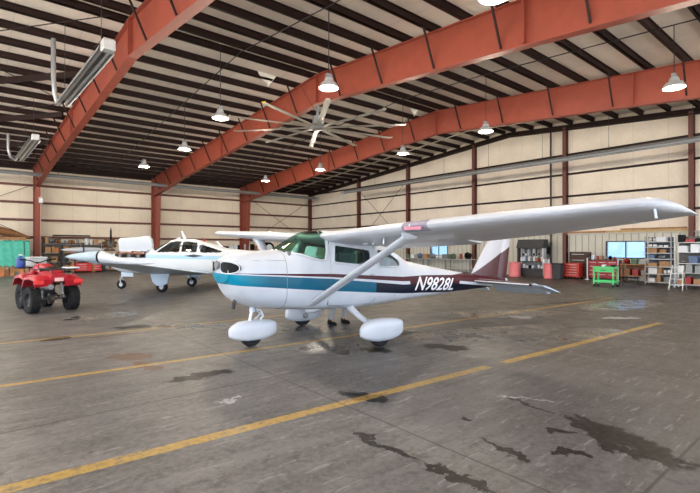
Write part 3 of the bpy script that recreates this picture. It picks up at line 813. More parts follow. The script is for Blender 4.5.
for s, nm in ((-1, 'left'), (1, 'right')):
    def sring(y, a0, a1, zc, t, droop=0.):
        return [(a0+(a1-a0)*u, s*y, zc+v*t-droop*u) for u, v in ((0, 0), (.03, .5), (.15, .9), (.35, 1), (.7, .8), (1, .3), (1, -.3), (.7, -.8), (.35, -1), (.15, -.9), (.03, -.5))]
    mb = MB(); mb.loft([sring(.02, 4.47, 5.14, .855, .05, .03), sring(.8, 4.60, 5.10, .84, .042, .02), sring(1.42, 4.70, 5.08, .83, .032, .02)])
    sb = mb.build(nm+'_stabilizer', STM, C172, smooth=True)
    mb = MB(); mb.loft([sring(.12, 5.12, 5.44, .82, .035, .26), sring(.8, 5.11, 5.48, .81, .03, .24), sring(1.42, 5.10, 5.52, .80, .028, .22), sring(1.43, 4.78, 5.58, .835, .026, .22), sring(1.64, 4.88, 5.62, .825, .018, .2)])
    mb.build('elevator', BLUEW, sb, smooth=True)
MB().ell((5.92, 0, .80), (.09, .03, .06)).build('tail_cone', WHITE, C172, smooth=True)
# ------------------------------------------------------------------ landing gear
def wheel_pant(name, a0, yl, L, H, Wd, zc, parent, front=.42):
    prof = [(-.5, .22, -.01), (-.485, .42, -.01), (-.43, .62, -.005), (-.3, .88, .005), (-.14, .99, .0), (.06, 1., .0), (.24, .93, .0), (.38, .80, .01), (.475, .62, .015), (.5, .46, .02)]
    R = []
    for u, k, dz in prof:
        R.append([(a0+u*L, yl+Wd/2*min(1, k*1.15)*math.copysign(abs(math.cos(2*PI*i/24))**.62, math.cos(2*PI*i/24)), zc+dz+H/2*k*math.copysign(abs(math.sin(2*PI*i/24))**.62, math.sin(2*PI*i/24))) for i in range(24)])
    o = MB().loft(R).build(name, WHITE, parent, smooth=True)
    return o
def tyre(R, w, r_in=None):
    r_in = r_in or R*.45
    return [(r_in, -w*.45), (R*.8, -w*.5), (R*.95, -w*.38), (R, -w*.15), (R, w*.15), (R*.95, w*.38), (R*.8, w*.5), (r_in, w*.45), (r_in, -w*.45)]
def wheel(parent, c, R, w, name='wheel', hubm=WHITE):
    o = MB().lathe(tyre(R, w), c, 'Y', 28, cap=False).build(name, RUBBER, parent, smooth=True)
    MB().lathe([(.02, -w*.42), (R*.25, -w*.42), (R*.3, -w*.3), (R*.46, -w*.35), (R*.46, w*.35), (R*.3, w*.3), (R*.25, w*.42), (.02, w*.42)], c, 'Y', 20).build('wheel_hub', hubm, o, smooth=True)
    return o
for s in (-1, 1):
    yl = s*1.265; am = .64
    pn = wheel_pant('wheel_fairing', am+.02, yl, .86, .375, .24, .275, C172)
    wheel(C172, (am-.02, yl, .20), .20, .14)
    mb = MB(); R = []
    for t in range(9):
        u = t/8; p = Vector((am+.04-.02*u, s*(.32+.86*u), .56-.26*u-.05*math.sin(PI*u))); k = .055-.02*u
        R.append([tuple(p+Vector((math.cos(2*PI*i/14)*k*1.3, 0, 0))+Vector((0, s*.25*math.sin(2*PI*i/14)*k, math.sin(2*PI*i/14)*k))) for i in range(14)])
    mb.loft(R); lg = mb.build('main_gear_leg', WHITE, C172, smooth=True)
    MB().tube([(am+.02, s*.9, .40), (am+.02, s*1.12, .32)], .022, 10).build('brake_line', SILVER, lg)
    MB().lathe([(.02, 0), (.06, .01), (.06, .03), (.02, .04)], (am-.02, yl-s*.16, .22), 'Y', 16).build('brake_disc', GREY, lg)
    MB().box((am+.1, s*.42, .49), (.14, .10, .012)).build('step', DARK, lg)
wheel_pant('nose_wheel_fairing', -1.07, 0, .82, .34, .23, .265, C172)
wheel(C172, (-1.10, 0, .185), .185, .13)
mb = MB(); mb.tube([(-1.06, 0, .70), (-1.12, 0, .42)], .03, 14); ns = mb.build('nose_strut', SILVER, C172, smooth=True)
mb = MB(); mb.tube([(-1.05, 0, .76), (-1.085, 0, .57)], .045, 14); mb.box((-1.08, 0, .6), (.05, .14, .04)); mb.build('strut_barrel', WHITE, ns, smooth=True)
mb = MB(); mb.bar((-1.03, 0, .60), (-.93, 0, .53), .05, .015); mb.bar((-.93, 0, .53), (-1.04, 0, .44), .05, .015); mb.build('torque_link', WHITE, ns)
mb = MB(); mb.tube([(-1.04, -.07, .62), (-.97, -.09, .60), (-.93, -.1, .5), (-.98, -.09, .44)], .018, 8); mb.build('shimmy_damper', WHITE, ns, smooth=True)
# small antennas
mb = MB(); mb.prism([(1.0, 1.93), (1.16, 1.91), (1.2, 2.12), (1.12, 2.13)], 'Y', -.008, .008); 
# registration on the left side
def text_mesh(txt, size, shear=0.):
    cu = bpy.data.curves.new('t', 'FONT'); cu.body = txt; cu.size = size; cu.shear = shear; cu.resolution_u = 3; cu.offset = .016
    o = bpy.data.objects.new('t', cu); COL.objects.link(o)
    dg = bpy.context.evaluated_depsgraph_get(); dg.update()
    me = bpy.data.meshes.new_from_object(o.evaluated_get(dg)); bpy.data.objects.remove(o); bpy.data.curves.remove(cu)
    return me
for s, nm in ((-1, 'left'), (1, 'right')):
    me = text_mesh('N9828L', 1.)
    xs_ = [v.co.x for v in me.vertices]; ys2 = [v.co.y for v in me.vertices]
    bm = bmesh.new(); bm.from_mesh(me)
    bmesh.ops.triangulate(bm, faces=bm.faces)
    bmesh.ops.subdivide_edges(bm, edges=[e for e in bm.edges if e.calc_length() > .2], cuts=2)
    x0, x1, y0, y1 = min(xs_), max(xs_), min(ys2), max(ys2)
    for v in bm.verts:
        u = (v.co.x-x0)/(x1-x0); q = (v.co.y-y0)/(y1-y0)
        if s > 0: u = 1-u
        a_ = 2.27+1.36*u+.15*q
        zz = (.765-.085*u)+(.285-.015*u)*q
        v.co = Vector((a_, s*(sidey(a_, zz)+.006), zz))
    bm.to_mesh(me); bm.free()
    o = bpy.data.objects.new('registration', me); COL.objects.link(o); me.materials.append(mat('registration_white', srgb(240, 240, 244), .4, noise=.01)); o.parent = C172
    tag(o, 'white registration letters N9828L')
# ------------------------------------------------------------------ red quad bike
fx, fy = W(-.79, .61).x, W(-.79, .61).y
ATV = thing('quad_bike', 'red four-wheeled quad bike with chunky tyres seen from behind at left', 'quad bike', W(-7.66, 11.58), math.atan2(fy, fx))
def atv_wheel(x, y, R, w, parent):
    mb = MB().lathe([(R*.5, -w*.42), (R*.62, -w*.5), (R*.88, -w*.5), (R*.96, -w*.38), (R*.97, 0), (R*.96, w*.38), (R*.88, w*.5), (R*.62, w*.5), (R*.5, w*.42), (R*.5, -w*.42)], (x, y, R), 'Y', 32, cap=False)
    for k in range(22):
        a_ = 2*PI*k/22
        for s, off in ((-1, 0), (1, .5)):
            b_ = a_+off*2*PI/22
            mb.box((x+math.cos(b_)*R*.965, y+s*w*.24, R+math.sin(b_)*R*.965), (R*.09, w*.44, R*.13), ry=-b_)
    o = mb.build('wheel', RUBBER, parent, smooth=True)
    MB().lathe([(.02, -w*.25), (R*.2, -w*.28), (R*.25, -w*.15), (R*.45, -w*.2), (R*.52, -w*.4), (R*.52, w*.4), (R*.45, w*.2), (R*.25, w*.15), (R*.2, w*.28), (.02, w*.25)], (x, y, R), 'Y', 20).build('rim', DARK, o, smooth=True)
for y in (-.44, .44): atv_wheel(0, y, .335, .22, ATV)
for y in (-.28, .28): atv_wheel(1.22, y, .33, .18, ATV)
def fender(x0, xc, x1, s, zt, y0=.14, y1=.52, name='rear_fender'):
    P = [(x0, zt-.25), (x0-.03, zt-.13), (x0+.08, zt-.03), (xc, zt), (x1-.1, zt-.03), (x1, zt-.14), (x1+.08, zt-.28)]
    R = []
    for (xx, zz), dr in zip(P, (.02, .04, .05, .05, .05, .04, .02)):
        prof = [(y0, zz), (y0+.12, zz+.01), (y1-.1, zz), (y1, zz-dr), (y1, zz-dr-.06), (y1-.03, zz-dr-.03), (y1-.12, zz-.04), (y0+.12, zz-.04), (y0, zz-.05)]
        R.append([(xx, s*q[0], q[1]) for q in prof])
    return MB().loft(R).build(name, RED, ATV, smooth=True)
for s in (-1, 1):
    fender(-.40, -.02, .42, s, .96); fender(.86, 1.2, 1.62, s, .95, y0=.10, y1=.38, name='front_fender')
    o = MB().box((-.45, s*.44, .78), (.03, .22, .10)).build('tail_light', mat('tail_lens', srgb(224, 60, 60), .2), ATV, bevel=.01)
mb = MB(); mb.loft([[(-.44, q[0], q[1]) for q in ((-.14, .80), (.14, .80), (.2, .9), (.14, .97), (-.14, .97), (-.2, .9))], [(-.1, q[0], q[1]) for q in ((-.2, .74), (.2, .74), (.24, .95), (.16, 1.06), (-.16, 1.06), (-.24, .95))], [(.5, q[0], q[1]) for q in ((-.18, .7), (.18, .7), (.2, .88), (.14, 1.0), (-.14, 1.0), (-.2, .88))]])
mb.build('rear_body', RED, ATV, smooth=True, bevel=.01)
MB().box((-.45, 0, .84), (.02, .20, .09)).build('rear_reflector', mat('badge_pale', srgb(236, 190, 190), .4), ATV, bevel=.01)
mb = MB(); R = []
for xx, zz, w_ in ((-.18, 1.07, .15), (0, 1.13, .17), (.35, 1.11, .14), (.62, 1.13, .11), (.74, 1.18, .08)):
    R.append([(xx, w_*math.cos(2*PI*i/16), zz-.04+.07*math.sin(2*PI*i/16)) for i in range(16)])
mb.loft(R); mb.build('seat', BLACK, ATV, smooth=True)
mb = MB(); R = []
for xx, zz, w_ in ((.60, 1.08, .1), (.74, 1.17, .13), (.92, 1.20, .13), (1.1, 1.08, .12), (1.55, .98, .16), (1.66, .82, .12)):
    R.append([(xx, w_*math.cos(2*PI*i/16), zz-.10+.12*math.sin(2*PI*i/16)) for i in range(16)])
mb.loft(R); mb.build('fuel_tank_cover', RED, ATV, smooth=True)
mb = MB(); mb.loft([[(-.3, q, .99+e) for q, e in ((-.13, .0), (.13, .0), (.13, .08), (-.13, .08))], [(.55, q, 1.10+e) for q, e in ((-.12, .0), (.12, .0), (.12, .12), (-.12, .12))]]); mb.build('side_cover', RED, ATV, bevel=.02)
mb = MB(); mb.tube([(.98, -.42, 1.33), (.96, -.2, 1.30), (1.03, -.06, 1.24), (1.03, .06, 1.24), (.96, .2, 1.30), (.98, .42, 1.33)], .014, 8); mb.tube([(1.05, 0, 1.25), (1.12, 0, .9)], .03, 8); hb = mb.build('handlebar', BLACK, ATV, smooth=True)
for s in (-1, 1):
    MB().tube([(.965, s*.28, 1.31), (.98, s*.42, 1.33)], .022, 8).build('grip', RUBBER, hb)
    MB().tube([(.97, s*.24, 1.31), (1.06, s*.38, 1.33)], .006, 6).build('brake_lever', SILVER, hb)
def rack(x0, x1, w_, z, name):
    mb = MB()
    for y in (-w_, -w_*.4, w_*.4, w_): mb.tube([(x0, y, z), (x1, y, z)], .011, 6)
    for x in (x0, (x0+x1)/2, x1): mb.tube([(x, -w_, z), (x, w_, z)], .013, 6)
    for x in (x0+.08, x1-.08):
        for y in (-.14, .14): mb.tube([(x, y, z), (x, y, z-.12)], .01, 6)
    return mb.build(name, DARK, ATV)
rack(-.48, .1, .42, 1.09, 'rear_rack'); rack(1.12, 1.68, .40, 1.09, 'front_rack')
for s in (-1, 1):
    mb = MB(); mb.tube([(.02, s*.2, .88), (-.04, s*.25, .36)], .022, 8)
    for k in range(7): mb.lathe([(.035, -.008), (.045, 0), (.035, .008)], (.02-.06*k/8-.01, s*(.21+.03*k/8), .80-.055*k), 'Z', 12)
    mb.build('shock_absorber', LGREY, ATV, smooth=True)
    MB().tube([(1.22, s*.12, .42), (1.22, s*.38, .34)], .025, 8).build('front_arm', DARK, ATV)
mb = MB(); mb.tube([(0, -.32, .335), (0, .32, .335)], .035, 10); mb.lathe([(.05, -.07), (.13, -.05), (.13, .05), (.05, .07)], (0, .03, .335), 'Y', 18); mb.build('rear_axle', ENGM, ATV, smooth=True)
mb = MB(); mb.box((.6, 0, .52), (.6, .34, .36)); mb.box((.6, 0, .3), (1.2, .22, .04)); mb.box((1.2, 0, .5), (.3, .24, .3)); mb.bar((0, .16, .38), (.5, .14, .5), .05); mb.bar((0, -.16, .38), (.5, -.14, .5), .05); mb.bar((.0, -.14, .84), (.3, -.14, .6), .04); mb.bar((.0, .14, .84), (.3, .14, .6), .04)
mb.build('engine_and_frame', DARK, ATV, bevel=.015)
mb = MB(); mb.tube([(.5, .2, .5), (.1, .22, .62), (-.12, .2, .64)], [.03, .04, .065], 12); mb.tube([(-.12, .2, .64), (-.42, .17, .66)], .07, 14); mb.build('muffler', GREY, ATV, smooth=True)
mb = MB(); mb.tube([(-.5, -.12, .45), (-.5, .12, .45)], .014, 6); mb.bar((-.5, 0, .45), (-.1, 0, .45), .05, .012); mb.build('tow_hitch', DARK, ATV)
mb = MB(); mb.tube([(1.66, -.28, .5), (1.78, -.28, .8), (1.78, .28, .8), (1.66, .28, .5), (1.66, -.28, .5)], .018, 8); mb.build('front_bumper', DARK, ATV)
MB().tube([(-.05, -.48, .88), (-.05, -.58, .88)], .02, 6).build('rack_peg', DARK, ATV)
def on_atv(x, y, z): return ATV.matrix_basis @ Vector((x, y, z))
AR = ATV.rotation_euler.z
t = thing('storage_box', 'translucent grey storage box on the front rack of the quad bike', 'box', on_atv(1.44, -.1, 1.104), AR)
MB().box((0, 0, .13), (.34, .40, .24)).build('tub', mat('grey_tub', srgb(178, 186, 190), .35), t, bevel=.03); MB().box((0, 0, .265), (.38, .43, .03)).build('lid', mat('grey_lid', srgb(204, 210, 212), .3), t, bevel=.01)
t = thing('fuel_jug', 'blue plastic jug standing on the front rack of the quad bike', 'jug', on_atv(1.40, .28, 1.104), AR)
mb = MB(); mb.loft([[(.12*k*math.cos(2*PI*i/16), .10*k*math.sin(2*PI*i/16), z) for i in range(16)] for k, z in ((.9, 0), (1, .03), (1, .2), (.75, .26), (.3, .29), (.3, .32))]); mb.build('body', BLUE, t, smooth=True)
MB().lathe([(.04, .32), (.045, .325), (.04, .35)], (0, 0, 0), n=14).build('cap', WHITE2, t)
t = MB().box((0, 0, .02), (.34, .30, .035)).build('folded_cover', WHITE2, bevel=.01); t.location = on_atv(-.24, -.34, 1.103); t.rotation_euler = (0, 0, AR)
tag(t, 'small white folded cover lying on the rear rack of the quad bike', 'cover')

# LW aeroplane with open engine cowl
BON = thing('low_wing_airplane', 'white low-wing airplane with tip tanks and opened engine cowl parked behind', 'airplane', W(-6.8, 17.75), math.atan2(-.711, .696))
bT = smooth_tab([(-2.75, 1.30), (-2.65, 1.40), (-2.3, 1.50), (-1.5, 1.56), (-.85, 1.60), (-.2, 1.93), (.1, 2.0), (.7, 1.98), (1.3, 1.83), (2.0, 1.62), (3.5, 1.47), (5.4, 1.30)], .06)
bB = smooth_tab([(-2.75, .95), (-2.65, .84), (-2.3, .70), (-1.5, .62), (0, .58), (1.5, .62), (2.5, .76), (4, .95), (5.4, 1.08)], .06)
bW = smooth_tab([(-2.75, .2), (-2.6, .32), (-2.0, .45), (-1, .52), (0, .56), (1.2, .52), (2, .42), (4, .2), (5.4, .05)], .05)
def bsec(a, n=130):
    zt, zb, hw = bT(a), bB(a), bW(a); zc = (zt+zb)/2; hh = (zt-zb)/2; e = 3.2 if a < 2 else 2.4; cab = max(0, min(1, (zt-1.6)/.25)); P = []
    for k in range(500):
        t = 2*PI*k/500; c, s = math.cos(t), math.sin(t); y = hw*math.copysign(abs(c)**(2/e), c); z = zc+hh*math.copysign(abs(s)**(2/e), s)
        if z > 1.42: y *= 1-.22*cab*min(1, (z-1.42)/.5)
        P.append((y, z))
    L = [0]
    for k in range(500): p, q = P[k], P[(k+1) % 500]; L.append(L[-1]+math.hypot(q[0]-p[0], q[1]-p[1]))
    out = []; j = 0
    for i in range(n):
        tg = L[-1]*i/n
        while L[j+1] < tg: j += 1
        f = (tg-L[j])/max(1e-9, L[j+1]-L[j]); p, q = P[j], P[(j+1) % 500]; out.append((p[0]+(q[0]-p[0])*f, p[1]+(q[1]-p[1])*f))
    return out
bst = []; a = -2.75
while a < 5.4: bst.append(a); a += .04 if a < 2.1 else .15
bst.append(5.4)
br = [bsec(a) for a in bst]
W1 = rpoly([(-.60, 1.47), (-.12, 1.86), (.32, 1.89), (.32, 1.47)], .05); W2 = rpoly([(.42, 1.88), (.98, 1.84), (1.02, 1.47), (.42, 1.47)], .06); W3 = rpoly([(1.15, 1.77), (1.98, 1.50), (1.85, 1.45), (1.15, 1.45)], .04)
WS = [(-.86, 1.58), (-.62, 1.53), (-.18, 1.88), (-.05, 2.2), (-.86, 2.2)]
BAY = [(-2.42, 1.24), (-2.42, 1.8), (-1.02, 1.8), (-1.02, 1.26)]
bc = {}
for i in range(len(bst)-1):
    for k in range(130):
        k2 = (k+1) % 130
        q = [(bst[i], *br[i][k]), (bst[i], *br[i][k2]), (bst[i+1], *br[i+1][k2]), (bst[i+1], *br[i+1][k])]
        ca = sum(v[0] for v in q)/4; cy = sum(v[1] for v in q)/4; cz_ = sum(v[2] for v in q)/4
        if inside((ca, cz_), BAY) : continue
        c = 'fuselage'
        if inside((ca, cz_), WS): c = 'windshield'
        else:
            for wn_, P in (('front', W1), ('middle', W2), ('aft', W3)):
                if inside((ca, cz_), P): c = ('left_' if cy < 0 else 'right_')+wn_+'_window'
        bc.setdefault(c, []).append(q)
m, g, b = newmat('second_livery'); vec, x, y, z = g.coords()
st_ = g.m('MULTIPLY', g.m('LESS_THAN', z, g.m('MULTIPLY_ADD', x, -.02, 1.36)), g.m('GREATER_THAN', z, g.m('MULTIPLY_ADD', x, -.02, 1.22)))
st2 = g.m('MULTIPLY', g.m('LESS_THAN', g.m('ABSOLUTE', g.m('SUBTRACT', x, .9)), .38), g.m('LESS_THAN', g.m('ABSOLUTE', g.m('SUBTRACT', z, 1.33)), g.m('MULTIPLY', .16, g.m('SUBTRACT', .38, g.m('ABSOLUTE', g.m('SUBTRACT', x, .9))))))
c = g.mix(st_, srgb(206, 210, 215), srgb(160, 196, 216)); c = g.mix(st2, c, srgb(40, 44, 58))
g.L.new(c, b.inputs['Base Color']); b.inputs['Roughness'].default_value = .35
LIV2 = m
for cn, qs in bc.items(): qmesh(qs, cn, GLASSD if 'wind' in cn else LIV2, BON)
r0 = br[0]; mb = MB(); mb.loft([[(-2.75, p[0], p[1]) for p in r0[::3]], [(-2.79, p[0]*.7, (p[1]-1.12)*.7+1.12) for p in r0[::3]]]); mb.build('nose_plate', DARK, BON)
MB().box((.4, 0, 1.05), (2.2, .85, .05)).build('cabin_floor', LINING, BON)
for sy in (-.25, .25):
    for sx in (.1, .9):
        mb = MB(); mb.box((sx, sy, 1.22), (.42, .42, .12)); mb.box((sx+.22, sy, 1.5), (.12, .42, .5), ry=.15); mb.build('seat', SEATM, BON, bevel=.03)
mb = MB(); mb.box((-.98, 0, 1.3), (.03, .95, .5)); mb.build('firewall', GREY, BON)
# engine in the open bay
mb = MB(); mb.box((-1.7, 0, 1.16), (1.2, .36, .28)); mb.box((-1.7, 0, 1.36), (1.15, .2, .14)); eg = mb.build('engine', ENGM, BON, bevel=.02)
for s in (-1, 1):
    for k in range(3):
        mb = MB()
        for j in range(7): mb.lathe([(.0, 0), (.1, .0), (.1, .012), (.0, .012)], (-2.15+.38*k, s*(.2+.03*j), 1.32), 'Y', 16)
        mb.lathe([(.0, 0), (.075, .0), (.08, .22), (.0, .22)], (-2.15+.38*k, s*.2-(.22 if s < 0 else 0), 1.32), 'Y', 14)
        mb.build('cylinder', ENGM, eg)
        MB().tube([(-2.15+.38*k, s*.34, 1.40), (-2.12+.38*k, s*.25, 1.50), (-1.9+.3*k, 0, 1.48)], .022, 8).build('intake_pipe', RUSTY if k == 1 else SILVER, eg, smooth=True)
MB().box((-1.15, -.15, 1.42), (.16, .3, .16)).build('battery_box', DARK, eg)
MB().tube([(-2.4, -.3, 1.4), (-1.9, -.42, 1.45), (-1.3, -.42, 1.40), (-1.05, -.3, 1.45)], .018, 8).build('hose', mat('orange_hose', srgb(176, 96, 70), .5), eg, smooth=True)
# raised cowl doors hinged on the centre line
for s, tilt in ((-1, -.12), (1, .16)):
    R = []
    for aa, h in ((-2.42, .40), (-2.35, .46), (-1.6, .50), (-1.25, .55), (-1.08, .42), (-1.02, .2)):
        R.append([(aa, s*.03+tilt*.0, 1.56), (aa, s*.06+tilt*h*.6-s*.02, 1.56+h*.55), (aa, s*.03+tilt*h, 1.56+h), (aa, s*.01+tilt*h, 1.56+h), (aa, s*.04+tilt*h*.6-s*.02, 1.56+h*.55), (aa, s*.01, 1.56)])
    MB().loft(R).build('cowl_door', WHITE, BON, smooth=True)
MB().bb(-2.42, -1.0, -.03, .03, 1.50, 1.56).build('hinge_beam', WHITE, BON)
# wings with tip tanks
for s, nm in ((-1, 'left'), (1, 'right')):
    R = []
    for yl, a0, a1, z0, th in ((.3, -.85, 1.6, .66, .26), (1.5, -.62, 1.5, .78, .22), (5.15, .0, 1.12, 1.23, .08)):
        R.append([(a0+(a1-a0)*t, s*yl, z0+h/.06*th*.5-.02*t) for t, h in UP+LO[::-1]])
    wg = MB().loft(R).build(nm+'_wing', BLUEW, BON, smooth=True, sharp=60)
    tk = MB().lathe([(.004, -.62), (.05, -.5), (.10, -.25), (.145, .05), (.172, .40)], (0, s*5.27, 1.385), 'X', 28).build('tank_nose_cone', mat('tank_grey_blue', srgb(168, 186, 198), .4), wg, smooth=True)
    MB().lathe([(.16, .40), (.168, .39), (.168, .47), (.16, .46)], (0, s*5.27, 1.385), 'X', 28).build('tank_band', BLACK, wg)
    MB().loft([[(aa, s*5.27+r_*math.cos(2*PI*i/28), 1.385-dz+r_*math.sin(2*PI*i/28)) for i in range(28)] for aa, r_, dz in ((.46, .170, 0), (.65, .148, .035), (.9, .105, .095), (1.3, .075, .14), (1.7, .05, .16), (2.0, .006, .17))]).build('tip_tank', WHITE, wg, smooth=True)
    # gear
    wheel(BON, (.02, s*1.22, .205), .205, .15)
    lg = MB().tube([(.02, s*1.10, .82), (.02, s*1.10, .36), (.02, s*1.2, .205)], [.04, .03, .025], 12).build('main_gear_leg', SILVER, BON, smooth=True)
    MB().prism([(-.38, .82), (.42, .80), (.30, .34), (.12, .25), (-.10, .26), (-.26, .40)], 'Y', s*1.37, s*1.395).build('gear_door', BLUEW, lg, bevel=.005)
    hs = MB(); hs.loft([[(a0+(a1-a0)*t, s*yl, 1.28+h*sc) for t, h in UP+LO[::-1]] for yl, a0, a1, sc in ((.05, 4.6, 5.6, 1.), (1.8, 4.95, 5.55, .5))]); hs.build(nm+'_stabilizer', BLUEW, BON, smooth=True)
mb = MB(); mb.loft([fin_ring(1.3, 4.2, 5.5, .05), fin_ring(1.5, 4.55, 5.55, .045), fin_ring(2.15, 5.05, 5.72, .025)]); mb.build('fin', WHITE, BON, smooth=True)
wheel(BON, (-2.34, 0, .18), .18, .13)
mb = MB(); mb.tube([(-2.28, 0, .72), (-2.34, 0, .42)], .035, 12); mb.bar((-2.34, .08, .42), (-2.34, .08, .18), .03); mb.bar((-2.34, -.08, .42), (-2.34, -.08, .18), .03); mb.bar((-2.34, -.09, .42), (-2.34, .09, .42), .04); mb.build('nose_gear_leg', WHITE, BON)
mb = MB(); mb.box((-2.0, -.16, .60), (.5, .015, .2)); mb.build('nose_gear_door', BLUEW, BON)
for aa, h, l in ((.25, .32, .12), (1.75, .22, .18)):
    zt = bT(aa)-.02
    MB().prism([(aa, zt), (aa+.12, zt), (aa+.12-l*1.4, zt+h), (aa+.06-l*1.4, zt+h)], 'Y', -.012, .012).build('antenna', WHITE, BON)
MB().ell((1.1, 0, bT(1.1)+.04), (.05, .05, .06)).build('beacon', RED, BON, smooth=True)
MB().prism([(-.55, 1.62), (-.40, 1.62), (-.62+.5, 2.08), (-.8+.5, 2.06)], 'Y', .55, .57).build('open_vent_panel', WHITE, BON)

# ------------------------------------------------------------------ person behind the high-wing aeroplane
def skin_obj(name, verts, edges, radii, m, parent, sub=2):
    me = bpy.data.meshes.new(name); me.from_pydata(verts, edges, []); o = bpy.data.objects.new(name, me); COL.objects.link(o)
    o.modifiers.new('s', 'SKIN'); sv = me.skin_vertices[0].data if me.skin_vertices else None
    if sv is None:
        bm = bmesh.new(); bm.from_mesh(me); bm.verts.layers.skin.verify(); bm.to_mesh(me); bm.free(); sv = me.skin_vertices[0].data
    for i, r in enumerate(radii):
        sv[i].radius = (r, r) if isinstance(r, float) else r; sv[i].use_root = (i == 0)
    su = o.modifiers.new('u', 'SUBSURF'); su.levels = sub; su.render_levels = sub
    o.modifiers['s'].use_smooth_shade = True
    me.materials.append(m); o.parent = parent
    return o
fp = W(-.27, 9.70); fd = W(.62, -.78)
PER = thing('person', 'person in blue shirt, grey trousers and dark shoes standing behind the airplane cabin', 'person', fp, math.atan2(fd.y, fd.x))
SKINM = mat('skin', srgb(196, 150, 122), .55, noise=.03)
V = [(0, 0, .86), (.0, 0, .98), (.02, 0, 1.12), (.05, 0, 1.25), (.09, 0, 1.35), (.12, 0, 1.42), (.16, 0, 1.50), (.16, 0, 1.57)]
R_ = [(.15, .12), (.14, .11), (.15, .11), (.16, .10), (.08, .07), .055, (.085, .10), (.075, .085)]
E = [(i, i+1) for i in range(7)]
for s in (-1, 1):
    n0 = len(V); V += [(.0, s*.10, .82), (.03, s*.16, .48), (.0, s*.19, .09), (.12, s*.20, .05)]; R_ += [.085, .058, .04, .038]; E += [(0, n0), (n0, n0+1), (n0+1, n0+2), (n0+2, n0+3)]
    n0 = len(V); V += [(.07, s*.18, 1.30), (.03, s*.27, 1.04), (.10, s*.26, .84), (.12, s*.26, .80)]; R_ += [.06, .045, .032, (.022, .038)]; E += [(3, n0), (n0, n0+1), (n0+1, n0+2), (n0+2, n0+3)]
    for k, (dy, l) in enumerate(((-.03, .065), (-.01, .08), (.012, .075), (.03, .06))):
        n1 = len(V); V += [(.13+dy*.6, s*.26, .78), (.135+dy*.9, s*.26, .78-l*.6), (.14+dy, s*.255, .78-l)]; R_ += [.010, .009, .008]; E += [(n0+3, n1), (n1, n1+1), (n1+1, n1+2)]
    n1 = len(V); V += [(.15, s*.24, .79), (.175, s*.225, .765)]; R_ += [.011, .009]; E += [(n0+3, n1), (n1, n1+1)]
skin_obj('body', V, E, R_, SKINM, PER)
MB().ell((.14, 0, 1.57), (.115, .095, .085)).build('hair', mat('brown_hair', srgb(64, 46, 36), .8), PER, smooth=True)
MB().ell((.265, 0, 1.50), (.02, .014, .022)).build('nose', SKINM, PER, smooth=True)
for s in (-1, 1):
    MB().ell((.15, s*.092, 1.51), (.02, .012, .032)).build('ear', SKINM, PER, smooth=True)
    MB().ell((.238, s*.034, 1.525), (.012, .014, .009)).build('eye', WHITE, PER, smooth=True)
MB().ell((.247, 0, 1.458), (.008, .026, .006)).build('mouth', mat('lips', srgb(150, 90, 84), .5), PER, smooth=True)
V = [(.0, 0, .92), (.02, 0, 1.10), (.05, 0, 1.25), (.08, 0, 1.345)]; R_ = [(.165, .135), (.165, .13), (.18, .12), (.10, .09)]; E = [(0, 1), (1, 2), (2, 3)]
for s in (-1, 1): n0 = len(V); V += [(.07, s*.19, 1.29), (.05, s*.25, 1.12)]; R_ += [.078, .066]; E += [(2, n0), (n0, n0+1)]
skin_obj('shirt', V, E, R_, mat('blue_shirt', srgb(44, 88, 160), .85, noise=.08, nscale=20), PER)
V = [(0, 0, .90)]; R_ = [(.165, .135)]; E = []
for s in (-1, 1): n0 = len(V); V += [(.0, s*.10, .80), (.03, s*.16, .48), (.0, s*.19, .15), (.0, s*.19, .11)]; R_ += [.10, .078, .07, .07]; E += [(0, n0), (n0, n0+1), (n0+1, n0+2), (n0+2, n0+3)]
skin_obj('trousers', V, E, R_, mat('grey_trousers', srgb(168, 168, 172), .9, noise=.08, nscale=20), PER)
for s in (-1, 1):
    mb = MB(); mb.loft([[(x, s*.195+w_*math.cos(2*PI*i/16), h/2+h/2*math.sin(2*PI*i/16)) for i in range(16)] for x, w_, h in ((-.09, .03, .08), (-.07, .045, .12), (.02, .05, .12), (.1, .052, .09), (.18, .045, .07), (.21, .02, .05))]); mb.build('shoe', BLACK, PER, smooth=True)

PER.scale = (.92, .92, .92)
# ------------------------------------------------------------------ clutter along the walls
ORD = ['first', 'second', 'third', 'fourth', 'fifth', 'sixth', 'seventh', 'eighth', 'ninth', 'tenth', 'eleventh', 'twelfth']
CM = {'white': WHITE2, 'tan': CARD, 'grey': GREY, 'blue': mat('muted_blue', srgb(96, 116, 150), .6), 'black': BLACK, 'red': REDD, 'pale grey': LGREY, 'brown': RUSTY, 'orange': mat('dull_orange', srgb(196, 120, 70), .6), 'green': mat('dull_green', srgb(86, 120, 92), .6)}
class Side:
    """a place along one wall: u runs left to right as seen, v towards the viewer"""
    def __init__(s, kind): s.k = kind
    def pos(s, u, v, z): return Vector((XG-v, -u, z)) if s.k == 'G' else Vector((u, YS-v, z))
    @property
    def rz(s): return -PI/2 if s.k == 'G' else 0.
    def u(s, px, v): return -onX(px, XG-v)[0] if s.k == 'G' else onY(px, YS-v)[0]
    def d(s, px, v): return onX(px, XG-v)[1] if s.k == 'G' else onY(px, YS-v)[1]
G_, S_ = Side('G'), Side('S')
